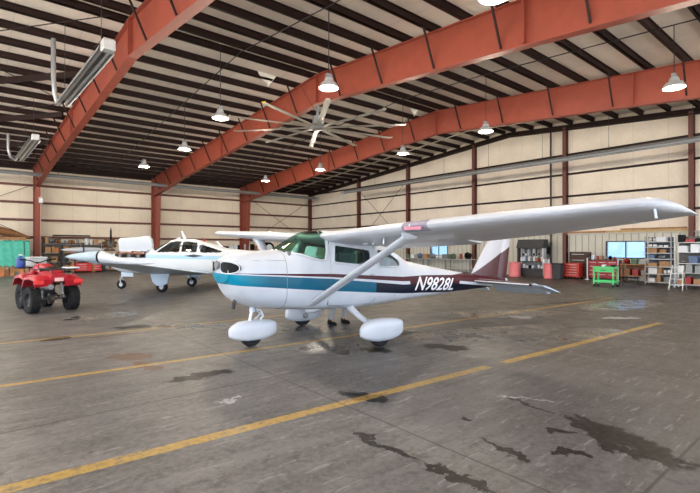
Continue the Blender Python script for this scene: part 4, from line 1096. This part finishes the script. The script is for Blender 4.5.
# local frame of items: x to the viewer's right, -y towards the viewer
def rack_unit(side, px0, px1, v, zs, name, label, cat, contents, dep=.5, mats=(GREY, GREY), h=None, seed=1, backing=None, group_items=None, short='', notop=False):
    rnd = random.Random(seed)
    u0, u1 = side.u(px0, v), side.u(px1, v); w_ = abs(u1-u0); H = h or zs[-1]+.05
    t = thing(name, label, cat, side.pos((u0+u1)/2, v-dep/2, 0), side.rz)
    for sx in (-1, 1):
        for sy in (-1, 1):
            MB().box((sx*(w_/2-.02), sy*(dep/2-.02), H/2), (.04, .04, H)).build('post', mats[0], t)
    for z in zs:
        MB().box((0, 0, z), (w_-.01, dep, .03)).build('shelf', mats[1], t)
    if backing: MB().box((0, dep/2-.01, H/2), (w_-.05, .015, H*.96)).build('back_panel', backing, t)
    M = Matrix.Translation(t.location) @ Matrix.Rotation(side.rz, 4, 'Z')
    for li, z in enumerate(zs):
        gap_ = (zs[li+1] if li+1 < len(zs) else z+.55)-z-.05
        kinds = contents[li % len(contents)]
        x = -w_/2+.10; idx = 0
        if notop and li == len(zs)-1: continue
        where = 'top' if li == len(zs)-1 else ('bottom' if li == 0 else ['second', 'third', 'fourth', 'fifth', 'sixth'][li-1]+'-lowest')
        while x < w_/2-.22 and idx < 12:
            kd, colr = rnd.choice(kinds); bw = rnd.uniform(.14, .38); bw = min(bw, w_/2-.09-x); bh = min(gap_, rnd.uniform(.28, .52) if side.k == 'S' else rnd.uniform(.12, .38)); y = rnd.uniform(-.06, .04)
            c = M @ Vector((x+bw/2, y, z+.0155)); m_ = CM[colr]
            lab = '%s %s, %s from left, %s shelf of the %s' % (colr, kd, ORD[idx], where, short)
            place_item(kd, lab, c, side.rz, bw, dep*.6, bh, m_, rnd, 'things on the '+short)
            x += bw+(rnd.uniform(.02, .05) if side.k == 'S' else rnd.uniform(.02, .10)); idx += 1
    return t
def place_item(kd, lab, c, rz, bw, bd, bh, m_, rnd, grp):
    if kd in ('box', 'carton', 'bin'):
        t = thing(kd, lab, kd if kd != 'carton' else 'box', c, rz+rnd.uniform(-.08, .08), grp)
        mb = MB(); 
        if kd == 'bin':
            mb.loft([[(-bw*.42, -bd*.45, 0), (bw*.42, -bd*.45, 0), (bw*.42, bd*.45, 0), (-bw*.42, bd*.45, 0)], [(-bw*.5, -bd*.5, bh*.8), (bw*.5, -bd*.5, bh*.8), (bw*.5, bd*.5, bh*.8), (-bw*.5, bd*.5, bh*.8)]])
        else: mb.box((0, 0, bh/2), (bw*.95, bd, bh))
        mb.build('body', m_, t, bevel=.008)
        MB().box((0, 0, bh*.8 if kd == 'bin' else bh+.004), (bw, bd*1.03, .02) if kd == 'bin' else (bw*.2, bd, .006)).build('lid' if kd == 'bin' else 'tape', LGREY if kd != 'bin' else m_, t)
    elif kd in ('can', 'bottle', 'jar'):
        r_ = min(bw*.45, .11); t = thing(kd, lab, kd, c, 0, grp); h = max(bh, r_*1.8)
        if kd == 'can': prof = [(r_, 0), (r_, h*.97), (r_*.93, h), (.01, h)]
        else: prof = [(r_*.9, 0), (r_, h*.08), (r_, h*.62), (r_*.4, h*.8), (r_*.36, h*.92)]
        MB().lathe([(.01, 0)]+prof, n=14).build('body', m_, t, smooth=True)
        MB().lathe([(r_*.42, h*.9), (r_*.42, h), (.01, h)] if kd != 'can' else [(r_*.98, h*.9), (r_*1.03, h*.92), (r_*.98, h*.94)], n=14, cap=kd != 'can').build('cap' if kd != 'can' else 'rim', BLACK if m_ is not BLACK else WHITE2, t)
    elif kd == 'part':
        t = thing('machine_part', lab, 'machine part', c, rz+rnd.uniform(-.5, .5), grp)
        mb = MB(); mb.lathe([(.02, 0), (bh*.4, .02), (bh*.45, bw*.25), (bh*.25, bw*.3), (bh*.25, bw*.6), (bh*.35, bw*.65), (.02, bw*.75)], (-bw*.35, 0, bh*.45), 'X', 14); mb.build('housing', m_, t, smooth=True)
        MB().box((0, 0, bh*.08), (bw*.6, bd*.5, bh*.16)).build('foot', DARK, t)
    elif kd == 'roll':
        t = thing('cloth_roll', lab, 'roll', c, rz, grp)
        MB().lathe([(.01, -bw/2), (bh*.3, -bw/2), (bh*.32, 0), (bh*.3, bw/2), (.01, bw/2)], (0, 0, bh*.335), 'X', 16).build('roll', m_, t, smooth=True)
        MB().lathe([(bh*.322, -.02), (bh*.328, 0), (bh*.322, .02)], (0, 0, bh*.335), 'X', 16, cap=False).build('strap', BLACK, t)
def wheels4(mb, w_, d_, r_=.05):
    for sx in (-1, 1):
        for sy in (-1, 1): mb.lathe([(.005, -.02), (r_, -.02), (r_, .02), (.005, .02)], (sx*(w_/2-.07), sy*(d_/2-.07), r_), 'Y', 12)
def tool_chest(side, px0, px1, v, H, name, label, m_, nd=5, dep=.5, topm=None, cols=1):
    u0, u1 = side.u(px0, v), side.u(px1, v); w_ = abs(u1-u0)
    t = thing(name, label, 'tool chest' if 'chest' in name else 'cabinet', side.pos((u0+u1)/2, v-dep/2, 0), side.rz)
    MB().box((0, 0, H/2+.05), (w_, dep, H-.1)).build('body', m_, t, bevel=.012)
    hh = (H-.18)/nd
    for c in range(cols):
        cw = w_/cols
        for k in range(nd):
            x = -w_/2+cw*(c+.5); z = .12+hh*(k+.5)
            dr = MB().box((x, -dep/2-.008, z), (cw-.05, .02, hh-.02)).build('drawer', m_, t, bevel=.004)
            MB().box((x, -dep/2-.028, z+hh*.28), (cw*.7, .02, .018)).build('handle', SILVER, dr)
    for sx in (-1, 1):
        for sy in (-1, 1): MB().lathe([(.005, -.02), (.05, -.02), (.05, .02), (.005, .02)], (sx*(w_/2-.07), sy*(dep/2-.07), .05), 'Y', 12).build('caster', BLACK, t)
    if topm: MB().box((0, 0, H+.015), (w_+.03, dep+.03, .03)).build('worktop', topm, t)
    return t
# --- gable side, right of the fin
v = 1.1
u0, u1 = G_.u(517, v), G_.u(543.5, v); w_ = u1-u0
t = thing('parts_display_stand', 'tall dark-topped stand of hanging tools and bottles behind the tail fin', 'display stand', G_.pos((u0+u1)/2, v-.25, 0), G_.rz)
DH = mat('dark_header', srgb(70, 70, 72), .6)
mb = MB(); mb.loft([[(-w_/2, -.35, 1.62), (w_/2, -.35, 1.62), (w_/2, .22, 1.62), (-w_/2, .22, 1.62)], [(-w_/2+.04, -.2, 2.12), (w_/2+.04, -.2, 2.12), (w_/2+.04, .22, 2.12), (-w_/2+.04, .22, 2.12)]]); mb.build('header', DH, t)
for x in (-w_/2+.04, w_/2-.04): MB().box((x, -.1, .85), (.07, .3, 1.6)).build('side_panel', LGREY if x > 0 else DH, t)
MB().box((0, .2, .95), (w_-.1, .02, 1.5)).build('back_panel', mat('peg_grey', srgb(150, 152, 154), .7), t)
MB().box((0, -.05, .24), (w_-.1, .5, .46)).build('base_bin', DH, t)
MB().box((0, -.05, .86), (w_-.1, .3, .03)).build('shelf', DH, t)
Mx = Matrix.Translation(t.location) @ Matrix.Rotation(G_.rz, 4, 'Z'); rnd = random.Random(5)
for k in range(9):
    x = -w_/2+.18+k*(w_-.36)/8; c = Mx @ Vector((x, -.05, .876)); cn = ['white', 'white', 'blue', 'white', 'grey', 'white', 'tan', 'red', 'white'][k]
    place_item('bottle', '%s bottle, %s from left on the shelf of the dark display stand' % (cn, ORD[k]), c, 0, .16, .1, rnd.uniform(.22, .34), CM[cn], rnd, 'bottles on the display stand')
for k in range(8):
    x = -w_/2+.18+k*(w_-.34)/7; c = Mx @ Vector((x, -.1, .472)); cn = ['blue', 'white', 'white', 'black', 'white', 'blue', 'white', 'white'][k]
    place_item('jar', '%s jar, %s from left in the lower part of the dark display stand' % (cn, ORD[k]), c, 0, .17, .1, rnd.uniform(.18, .30), CM[cn], rnd, 'jars in the display stand')
for k in range(9):
    x = -w_/2+.16+k*(w_-.3)/8; L_h = rnd.uniform(.22, .5); cn = ['white', 'black', 'pale grey', 'black', 'white', 'black', 'orange', 'grey', 'black'][k]
    th_ = thing('hanging_tool', '%s tool hanging, %s from left on the back panel of the display stand' % (cn, ORD[k]), 'tool', Mx @ Vector((x, .17, 1.58)), G_.rz, 'tools hung on the display stand')
    MB().box((0, 0, -L_h/2), (.05, .02, L_h)).build('shank', CM[cn], th_); MB().box((0, -.01, -L_h-.04), (.12, .03, .12)).build('head', DARK if cn != 'black' else SILVER, th_, bevel=.01)
def drum(px0, px1, v, H, label, m_):
    u0, u1 = G_.u(px0, v), G_.u(px1, v); r_ = (u1-u0)/2
    t = thing('steel_drum', label, 'drum', G_.pos((u0+u1)/2, v-r_, 0), 0)
    MB().lathe([(.01, .0), (r_*.96, 0), (r_, .02), (r_*.97, .04), (r_*.96, H*.32), (r_, H*.335), (r_*.96, H*.35), (r_*.96, H*.65), (r_, H*.665), (r_*.96, H*.68), (r_*.96, H*.96), (r_, H*.98), (r_*.98, H), (r_*.9, H-.02), (.01, H-.02)], n=28).build('barrel', m_, t, smooth=True)
    MB().lathe([(.04, H-.02), (.045, H), (.01, H+.005)], (r_*.5, 0, 0), n=10).build('bung', DARK, t)
    return t
drum(506.5, 517, 1.95, .82, 'faded pink-red drum left of the dark display stand', PINK)
drum(541.5, 551, 1.95, .80, 'faded pink-red drum right of the dark display stand', PINK)
for k, (px, cn) in enumerate(((544, 'white'), (546.3, 'pale grey'), (548.6, 'white'))):
    c = G_.pos(G_.u(px, 1.68), 1.68, .803); place_item('bottle', '%s bottle, %s from left on top of the right-hand pink drum' % (cn, ORD[k]), c, 0, .11, .1, .28, CM[cn], rnd, 'bottles on the pink drum')
def simple(name, label, cat, loc, rz, parts_):
    t = thing(name, label, cat, loc, rz)
    for nm, mb, m_ in parts_: mb.build(nm, m_, t, bevel=.008)
    return t
u = G_.u(556.2, 1.9)
simple('waste_bin', 'dark grey square bin beside the right-hand pink drum', 'bin', G_.pos(u, 1.68, 0), G_.rz,
       [('body', MB().loft([[(-.18, -.18, 0), (.18, -.18, 0), (.18, .18, 0), (-.18, .18, 0)], [(-.23, -.23, .78), (.23, -.23, .78), (.23, .23, .78), (-.23, .23, .78)]]), mat('bin_grey', srgb(72, 72, 76), .6)), ('rim', MB().box((0, 0, .80), (.5, .5, .04)), BLACK)])
simple('hand_lamp', 'dark shop lamp hanging at the upper right of the display stand', 'lamp', G_.pos(G_.u(545.5, .5), .42, 1.2), G_.rz, [('housing', MB().box((0, 0, .3), (.34, .3, .42)), BLACK), ('bracket', MB().box((0, .25, .3), (.06, .34, .06)), DARK)])
tool_chest(G_, 563.5, 579, 1.3, .84, 'tool_chest', 'small orange-red rolling tool chest left of the dark cabinet', mat('orange_red', srgb(186, 52, 36), .4), 5)
tool_chest(G_, 569.5, 587, .62, 1.42, 'filing_cabinet', 'tall dark brown cabinet against the ribbed liner', BROWN, 4, .55)
tool_chest(G_, 588, 617.5, .95, 1.0, 'tool_chest', 'wide dark red tool bench with white end posts under the window', REDD, 4, .6, DARK, cols=3)
for px, lab in ((587.3, 'white upright post at the left end of the wide red tool bench'), (618.2, 'white upright post at the right end of the wide red tool bench')):
    t = thing('post', lab, 'post', G_.pos(G_.u(px, 1.1), 1.1, 0), G_.rz); MB().tube([(0, 0, .03), (0, 0, 1.12)], .03, 10).build('pole', WHITE2, t); MB().box((0, 0, .015), (.2, .2, .03)).build('foot', WHITE2, t)
rnd = random.Random(11)
for k in range(7):
    cn, kd = [('grey', 'part'), ('white', 'box'), ('red', 'can'), ('tan', 'box'), ('pale grey', 'part'), ('black', 'part'), ('red', 'bottle')][k]
    c = G_.pos(G_.u(589.5+k*4.2, .6), .62, 1.032); place_item(kd, '%s %s, %s from left on top of the wide red tool bench' % (cn, kd, ORD[k]), c, G_.rz, .13, .2, rnd.uniform(.12, .26), CM[cn], rnd, 'things on the red tool bench')
# green cart
v = XG-20.3; u0, u1 = G_.u(593, v), G_.u(613.5, v); w_ = u1-u0
t = thing('service_cart', 'bright green two-shelf metal cart on wheels before the red tool bench', 'cart', G_.pos((u0+u1)/2, v-.25, 0), G_.rz)
for sx in (-1, 1):
    for sy in (-1, 1):
        MB().box((sx*(w_/2-.025), sy*.23, .45), (.05, .05, .74)).build('leg', GREEN, t); MB().lathe([(.005, -.018), (.05, -.018), (.05, .018), (.005, .018)], (sx*(w_/2-.03), sy*.23, .05), 'Y', 12).build('caster', BLACK, t)
for z, nm in ((.80, 'top_tray'), (.22, 'lower_tray')):
    mb = MB(); mb.box((0, 0, z-.03), (w_, .5, .02)); mb.box((0, -.25, z), (w_, .02, .09)); mb.box((0, .25, z), (w_, .02, .09)); mb.box((-w_/2, 0, z), (.02, .5, .09)); mb.box((w_/2, 0, z), (.02, .5, .09)); mb.build(nm, GREEN, t)
dr = MB().box((0, -.22, .68), (w_-.12, .05, .13)).build('drawer', GREEN, t); MB().box((0, -.255, .69), (.2, .02, .02)).build('handle', DARK, dr)
MB().tube([(w_/2, -.2, .84), (w_/2+.1, -.2, .9), (w_/2+.1, .2, .9), (w_/2, .2, .84)], .012, 8).build('push_handle', DARK, t)
Mx = Matrix.Translation(t.location) @ Matrix.Rotation(G_.rz, 4, 'Z')
for k, (cn, kd) in enumerate((('red', 'can'), ('white', 'box'), ('grey', 'part'), ('black', 'box'))):
    place_item(kd, '%s %s, %s from left on the green cart' % (cn, kd, ORD[k]), Mx @ Vector((-w_/2+.17+k*.18, 0, .79)), G_.rz, .12, .2, .13, CM[cn], rnd, 'things on the green cart')
# work table under window, with vise and boxes
v = 1.3; u0, u1 = G_.u(620, v), G_.u(646, v); w_ = u1-u0
t = thing('work_table', 'cluttered brown wooden work table right of the red tool bench', 'table', G_.pos((u0+u1)/2, v-.4, 0), G_.rz)
MB().box((0, 0, .84), (w_, .8, .05)).build('tabletop', WOOD, t); MB().box((0, 0, .3), (w_-.1, .7, .03)).build('lower_shelf', WOOD, t)
MB().box((0, .3, .55), (w_-.15, .02, .5)).build('back_board', RUSTY, t)
for sx in (-1, 1):
    for sy in (-1, 1): MB().box((sx*(w_/2-.05), sy*.34, .41), (.07, .07, .82)).build('leg', RUSTY, t)
Mx = Matrix.Translation(t.location) @ Matrix.Rotation(G_.rz, 4, 'Z')
for k, (cn, kd, bw, bh) in enumerate((('red', 'part', .3, .28), ('green', 'box', .27, .26), ('grey', 'box', .3, .12), ('orange', 'roll', .3, .2), ('white', 'box', .25, .1))):
    if -w_/2+.2+k*.33 < w_/2-.1: place_item(kd, '%s %s, %s from left on the brown work table' % (cn, kd, ORD[k]), Mx @ Vector((-w_/2+.2+k*.33, -.05, .866)), G_.rz, bw, .4, bh, CM[cn], rnd, 'things on the work table')
for k, (cn, kd) in enumerate((('brown', 'carton'), ('red', 'box'), ('grey', 'bin'), ('green', 'carton'))):
    if -w_/2+.25+k*.36 < w_/2-.1: place_item(kd, '%s %s, %s from left on the lower shelf of the brown work table' % (cn, kd, ORD[k]), Mx @ Vector((-w_/2+.25+k*.36, -.1, .317)), G_.rz, .26, .36, .3, CM[cn], rnd, 'things under the work table')
v = XG-20.9; t = thing('mechanic_stool', 'low black metal-framed stool right of the green cart', 'stool', G_.pos(G_.u(629, v), v, 0), G_.rz)
MB().box((0, 0, .40), (.62, .36, .05)).build('seat', BLACK, t, bevel=.015)
for sx in (-1, 1):
    for sy in (-1, 1): MB().tube([(sx*.26, sy*.14, .38), (sx*.31, sy*.2, .0)], .014, 8).build('leg', DARK, t)
MB().box((0, 0, .14), (.56, .36, .02)).build('foot_shelf', DARK, t)
# two storage racks at right
C1 = [[('box', 'white'), ('bin', 'grey'), ('box', 'tan')], [('box', 'white'), ('roll', 'white'), ('carton', 'tan')], [('box', 'white'), ('carton', 'tan'), ('roll', 'pale grey')], [('part', 'grey'), ('bin', 'blue'), ('can', 'white')]]
rack_unit(G_, 644.5, 671.5, XG-23.0, [.12, .48, .80, 1.14, 1.40, 1.66, 1.90], 'storage_rack', 'grey metal rack of small bins and white boxes right of the window', 'rack',
          C1, .5, (GREY, LGREY), 2.15, 3, mat('rack_back', srgb(92, 96, 108), .7), None, 'left grey rack')
C2 = [[('carton', 'tan'), ('box', 'black'), ('box', 'red')], [('box', 'grey'), ('carton', 'red'), ('bin', 'white')], [('part', 'grey'), ('bin', 'blue'), ('box', 'black')], [('roll', 'pale grey'), ('part', 'black'), ('box', 'white')]]
rack_unit(G_, 674, 708, XG-22.0, [.15, .62, 1.0, 1.45, 1.85], 'storage_rack', 'steel tube rack loaded with parts at the right edge of the picture', 'rack', C2, .55, (LGREY, LGREY), 2.15, 8, mat('rack_back2', srgb(110, 108, 104), .7), None, 'right-edge steel rack')
v = XG-21.0; t = thing('step_ladder', 'small silver folding step ladder standing before the racks', 'ladder', G_.pos(G_.u(677.5, v), v, 0), G_.rz)
for sx in (-1, 1):
    MB().bar((sx*.22, -.25, 0), (sx*.17, .02, .95), .03, .05).build('front_rail', SILVER, t); MB().bar((sx*.22, .3, 0), (sx*.17, .05, .93), .025).build('rear_rail', SILVER, t)
for k in range(4): z = .2+.22*k; MB().box((0, -.25+.27*z/.95, z), (.42, .10, .025)).build('step', SILVER, t)
# long boards lying on the liner ledge
for px0, px1, lab, m_, dz in ((606, 690, 'long yellow-brown plank lying on the liner ledge above the window', PLY, 0), (563, 604, 'tan plank lying on the liner ledge left of the window', WOOD, 0), (620, 686, 'dark-edged board stacked on the long plank above the window', WOOD, .105)):
    y0, y1 = onX(px0, XG-.2)[0], onX(px1, XG-.2)[0]
    o = MB().box((0, 0, .05), (.16 if not dz else .12, abs(y1-y0), .10 if not dz else .07)).build('plank', m_); o.location = (XG-.09, (y0+y1)/2, 2.431+dz)
    tag(o, lab, 'plank')
for k, (px, cn) in enumerate(((548, 'red'), (553, 'white'), (559, 'white'))):
    place_item('can', '%s can, %s from left on the liner ledge above the display stand' % (cn, ORD[k]), Vector((XG-.09, onX(px, XG-.09)[0], 2.431)), 0, .14, .1, .16, CM[cn], rnd, 'cans on the ledge')
# bench beneath the second window, seen under the wing
v = 1.0; u0, u1 = G_.u(402, v), G_.u(470, v); w_ = u1-u0
t = thing('long_workbench', 'long pale workbench seen beneath the wing behind the fuselage', 'workbench', G_.pos((u0+u1)/2, v-.35, 0), G_.rz)
MB().box((0, 0, .88), (w_, .7, .05)).build('worktop', LGREY, t); MB().box((0, 0, .25), (w_-.1, .6, .03)).build('lower_shelf', LGREY, t)
for k in range(4):
    for sy in (-1, 1): MB().box((-w_/2+.06+k*(w_-.12)/3, sy*.3, .43), (.06, .06, .86)).build('leg', GREY, t)
Mx = Matrix.Translation(t.location) @ Matrix.Rotation(G_.rz, 4, 'Z')
for k, (cn, kd, bw, bh) in enumerate((('green', 'part', .5, .35), ('white', 'box', .35, .25), ('blue', 'part', .5, .4), ('tan', 'box', .4, .3), ('grey', 'part', .5, .4), ('white', 'roll', .5, .35), ('grey', 'box', .5, .3), ('green', 'part', .4, .4), ('red', 'can', .2, .35), ('black', 'part', .5, .5))):
    x = -w_/2+.35+k*(w_-.7)/9; place_item(kd, '%s %s, %s from left on the long pale workbench' % (cn, kd if kd != 'part' else 'machine part', ORD[k]), Mx @ Vector((x, -.05, .906)), G_.rz, bw, .4, bh, CM[cn], rnd, 'things on the long workbench')
# --- side wall, far left: tarp-covered stack
u0, u1 = S_.u(-14, 3.2), S_.u(29.5, 3.2)
mb = MB(); nx = 26; R = []
prof = [(-.75, .55), (-.78, .9), (-.8, 1.5), (-.76, 2.0), (-.6, 2.08), (.6, 2.08), (.76, 2.0), (.8, 1.3), (.8, .55)]
for i in range(nx+1):
    x = -abs(u1-u0)/2+abs(u1-u0)*i/nx
    R.append([(x+.02*math.sin(7*j+i), y*(1+.03*math.sin(i*1.3+j)), z+(.04*math.sin(i*.9+j*2) if z > .6 else .06*math.sin(i*1.7))) for j, (y, z) in enumerate(prof)])
t = thing('covered_stack', 'tall stack wrapped in teal tarpaulin at the left edge', 'stack', Vector(((u0+u1)/2, YS-2.4, 0)))
mb.loft(R); mb.build('tarpaulin', TARP, t, smooth=True)
for k in range(4):
    MB().box((-1.5+k*1.0, 0, .28), (.8, 1.4, .54)).build('crate_base', WOOD, t)
MB().tube([(.75, -.84, 2.05), (.78, -.86, 1.2)], .02, 6).build('strap', DARK, t)
L_s = abs(u1-u0)
# brown canvas roll / hull on top
t = thing('canvas_bundle', 'brown canvas bundle lying on the teal tarpaulin stack', 'bundle', Vector((S_.u(8, 3.2)+.1, YS-2.4, 2.135)), .2)
R = []
for xx, r_, zc in ((-1.2, .1, .6), (-1.0, .3, .62), (-.4, .38, .52), (.3, .3, .36), (.8, .18, .2), (1.1, .1, .12)):
    R.append([(xx, r_*math.cos(2*PI*i/16), max(0, zc+r_*.7*math.sin(2*PI*i/16)) if zc-r_*.7 > .0 else max(.0, zc+r_*math.sin(2*PI*i/16))) for i in range(16)])
MB().loft(R).build('canvas', RUSTY, t, smooth=True); MB().tube([(-.6, -.4, .5), (-.6, 0, .86), (-.6, .4, .5)], .015, 6).build('cord', DARK, t); MB().box((0, 0, .08), (1.6, .4, .16)).build('board', WOOD, t)
# things in front of the tarp: yellow-brown crates and boards
rnd = random.Random(21)
for k in range(7):
    px = -3+k*5.0; cn, kd = [('tan', 'carton'), ('orange', 'box'), ('brown', 'carton'), ('tan', 'bin'), ('grey', 'part'), ('orange', 'carton'), ('tan', 'box')][k]
    c = Vector((S_.u(px, 4.2), YS-4.2, 0)); place_item(kd, '%s %s, %s from left on the floor before the teal tarpaulin' % (cn, kd if kd != 'part' else 'machine part', ORD[k]), c, rnd.uniform(-.06, .06), .20, .3, rnd.uniform(.28, .55), CM[cn], rnd, 'things before the tarpaulin')
C3 = [[('box', 'tan'), ('part', 'brown'), ('box', 'grey'), ('can', 'white')], [('part', 'grey'), ('bin', 'grey'), ('carton', 'tan')], [('carton', 'tan'), ('part', 'brown'), ('box', 'white'), ('carton', 'orange')], [('part', 'grey'), ('carton', 'tan'), ('roll', 'brown')]]
rack_unit(S_, 43, 61, 1.6, [.15, .7, 1.3, 1.9], 'storage_rack', 'dark cluttered rack just right of the leftmost column', 'rack', C3, .6, (DARK, GREY), 2.3, 31, mat('rack_back3', srgb(126, 116, 102), .8), None, 'rack by the leftmost column')
rack_unit(S_, 62, 82, 1.6, [.15, .7, 1.3, 1.85], 'storage_rack', 'second cluttered rack along the left wall holding brown parts', 'rack', C3, .6, (DARK, GREY), 2.0, 32, mat('rack_back3', srgb(126, 116, 102), .8), None, 'second left wall rack')
rack_unit(S_, 83, 103, 1.6, [.15, .7, 1.3, 1.85], 'storage_rack', 'third cluttered rack along the left wall above the red cabinet', 'rack', C3[::-1], .6, (DARK, GREY), 2.0, 33, mat('rack_back3', srgb(126, 116, 102), .8), None, 'third left wall rack')
rack_unit(S_, 104, 133, 1.6, [.15, .8, 1.42], 'storage_rack', 'low rack along the left wall carrying an old engine', 'rack', C3, .7, (DARK, WOOD), 1.45, 34, None, None, 'engine rack', True)
tool_chest(S_, 75.5, 101.5, 2.6, .64, 'tool_chest', 'low bright red cabinet beneath the pointed wing tank at left', mat('bright_red', srgb(206, 40, 44), .4), 3, .6, None, 2)
# long dark tube on the racks
o = MB().tube([(-1.1, 0, 0), (1.1, .1, .0)], .05, 10).build('dark_tube', DARK); o.location = (S_.u(72, 1.3), YS-1.3, 2.5-.0); o.location.z = 1.865+.60
tag(o, 'long dark tube lying across the top of the left wall racks', 'tube')
for s in (-1, 1): pass
# old radial engine with upright propeller blade
t = thing('aircraft_engine', 'old brown radial engine with one propeller blade upright on the left wall rack', 'engine', Vector((S_.u(110, 1.4), YS-1.3, 1.436)), 0)
MB().lathe([(.05, -.3), (.25, -.28), (.28, 0), (.2, .25), (.05, .3)], (0, 0, .5), 'Y', 20).build('crankcase', ENGM, t, smooth=True)
for k in range(9):
    a_ = 2*PI*k/9+.2; mb = MB()
    for j in range(4): c = Vector((math.cos(a_)*(.3+.05*j), 0, .5+math.sin(a_)*(.3+.05*j)*.92)); mb.tube([c, c+Vector((math.cos(a_)*.02, 0, math.sin(a_)*.02))], .12-.01*j, 12)
    mb.build('cylinder', RUSTY, t)
MB().bb(-.3, .3, -.25, .25, 0, .1).build('stand', DARK, t)
MB().loft([[(-.02, -.36, .5), (.04, -.33, .5), (.02, -.3, .5)], [(-.07, -.36, .9), (.07, -.33, .9), (0, -.31, .9)], [(-.06, -.35, 1.4), (.06, -.34, 1.4), (0, -.32, 1.4)], [(-.02, -.35, 1.62), (.02, -.34, 1.62), (0, -.335, 1.62)]]).build('propeller_blade', BLACK, t, smooth=True)
t = thing('wing_fairing', 'slender white airplane fairing resting on the left wall racks above the red cabinet', 'fairing', Vector((S_.u(83, 3.0), YS-3.0, 0)), .1)
MB().lathe([(.01, -1.25), (.08, -1.0), (.16, -.4), (.17, .3), (.12, 1.0), (.02, 1.3)], (0, 0, 1.52), 'X', 20).build('shell', WHITE, t, smooth=True)
for x in (-.6, .6):
    mb = MB(); mb.bar((x, -.25, 0), (x, 0, 1.36), .05); mb.bar((x, .25, 0), (x, 0, 1.36), .05); mb.bar((x, -.2, .4), (x, .2, .4), .04); mb.build('trestle', WOOD, t)
MB().lathe([(.172, -.05), (.176, 0), (.172, .05)], (0, 0, 1.52), 'X', 20, cap=False).build('stripe', BLUE, t)
# behind the far wing: rack near the second and third columns
C5 = [[('carton', 'tan'), ('box', 'grey')], [('box', 'white'), ('box', 'black'), ('part', 'brown')], [('carton', 'orange'), ('box', 'red'), ('box', 'white'), ('box', 'black')]]
rack_unit(S_, 160, 195, 1.6, [.15, .8, 1.4], 'storage_rack', 'low rack along the left wall behind the low-wing airplane cabin', 'rack', C5[::-1], .6, (DARK, GREY), 1.45, 35, None, None, 'rack behind the low-wing airplane')
rack_unit(S_, 214, 243, 1.6, [.15, .8, 1.45], 'storage_rack', 'wooden shelf of cartons seen beneath the far wing', 'rack', C5, .7, (WOOD, WOOD), 1.5, 36, None, None, 'shelf beneath the far wing')
rack_unit(S_, 246, 276, 1.6, [.15, .8, 1.45], 'storage_rack', 'dark shelf of parts seen beneath the far wing strut', 'rack', C5, .7, (DARK, GREY), 1.5, 37, None, None, 'dark shelf beneath the far strut')
t = thing('hose_reel', 'round dark hose reel with pale face seen just before the green windshield', 'hose reel', Vector((S_.u(268, 3.0), YS-3.0, 0)), 0)
MB().lathe([(.1, -.2), (.5, -.2), (.5, -.16), (.32, -.15), (.32, .15), (.5, .16), (.5, .2), (.1, .2)], (0, 0, 1.62), 'Y', 24).build('drum', BLACK, t); MB().lathe([(.02, -.24), (.3, -.24), (.32, -.21), (.02, -.2)], (0, 0, 1.62), 'Y', 24).build('face_plate', WHITE2, t)
mb = MB(); mb.bar((-.35, 0, 0), (0, 0, 1.62), .07); mb.bar((.35, 0, 0), (0, 0, 1.62), .07); mb.bar((0, -.4, .03), (0, .4, .03), .06); mb.bar((-.4, 0, .03), (.4, 0, .03), .06); mb.build('stand', DARK, t)
# box and conduit on the leftmost column
t = thing('junction_box', 'pale junction box with conduit mounted on the leftmost red column', 'junction box', Vector((3.2+.05, YS-1.76, 4.7)))
MB().box((0, 0, 0), (.22, .16, .34)).build('box', WHITE2, t); MB().box((0, -.09, 0), (.18, .02, .28)).build('cover', LGREY, t); MB().tube([(0, .0, -.15), (0, .14, -2.6), (0, .2, -4.1)], .03, 8).build('conduit', mat('pale_conduit', srgb(190, 150, 140), .5), t)
# ------------------------------------------------------------------ world, sun, camera
w = bpy.data.worlds.new('sky'); SC.world = w; w.use_nodes = True
nt = w.node_tree; bg = nt.nodes['Background']
tc = nt.nodes.new('ShaderNodeTexCoord'); sp = nt.nodes.new('ShaderNodeSeparateXYZ'); nt.links.new(tc.outputs['Generated'], sp.inputs[0])
cr = nt.nodes.new('ShaderNodeValToRGB'); nt.links.new(sp.outputs[2], cr.inputs[0])
cr.color_ramp.elements[0].position = .0; cr.color_ramp.elements[0].color = (.80, .90, 1., 1)
cr.color_ramp.elements[1].position = .8; cr.color_ramp.elements[1].color = (.55, .72, 1., 1)
nt.links.new(cr.outputs[0], bg.inputs[0]); bg.inputs[1].default_value = 1.9
S = bpy.data.lights.new('sun', 'SUN'); S.energy = 12.; S.angle = .02; S.color = (1, .95, .86)
so = bpy.data.objects.new('sun', S); COL.objects.link(so); so.rotation_euler = (math.radians(28), math.radians(-20), 0)
cam = bpy.data.cameras.new('camera'); cam.sensor_width = 36; cam.lens = FPX/700*36; cam.clip_end = 500; cam.clip_start = .05
co = bpy.data.objects.new('camera', cam); COL.objects.link(co); co.location = (0, 0, CAMH)
d = Vector((F2[0], F2[1], math.tan(math.radians(.19))*1.0))
co.rotation_euler = d.to_track_quat('-Z', 'Y').to_euler()
SC.camera = co
vs = SC.view_settings; vs.view_transform = 'Standard'; vs.look = 'None'; vs.gamma = 1; vs.use_curve_mapping = False; vs.exposure = 1.25
SC.cycles.max_bounces = 10; SC.cycles.diffuse_bounces = 6; SC.cycles.transparent_max_bounces = 16
SC.cycles.sample_clamp_indirect = 6
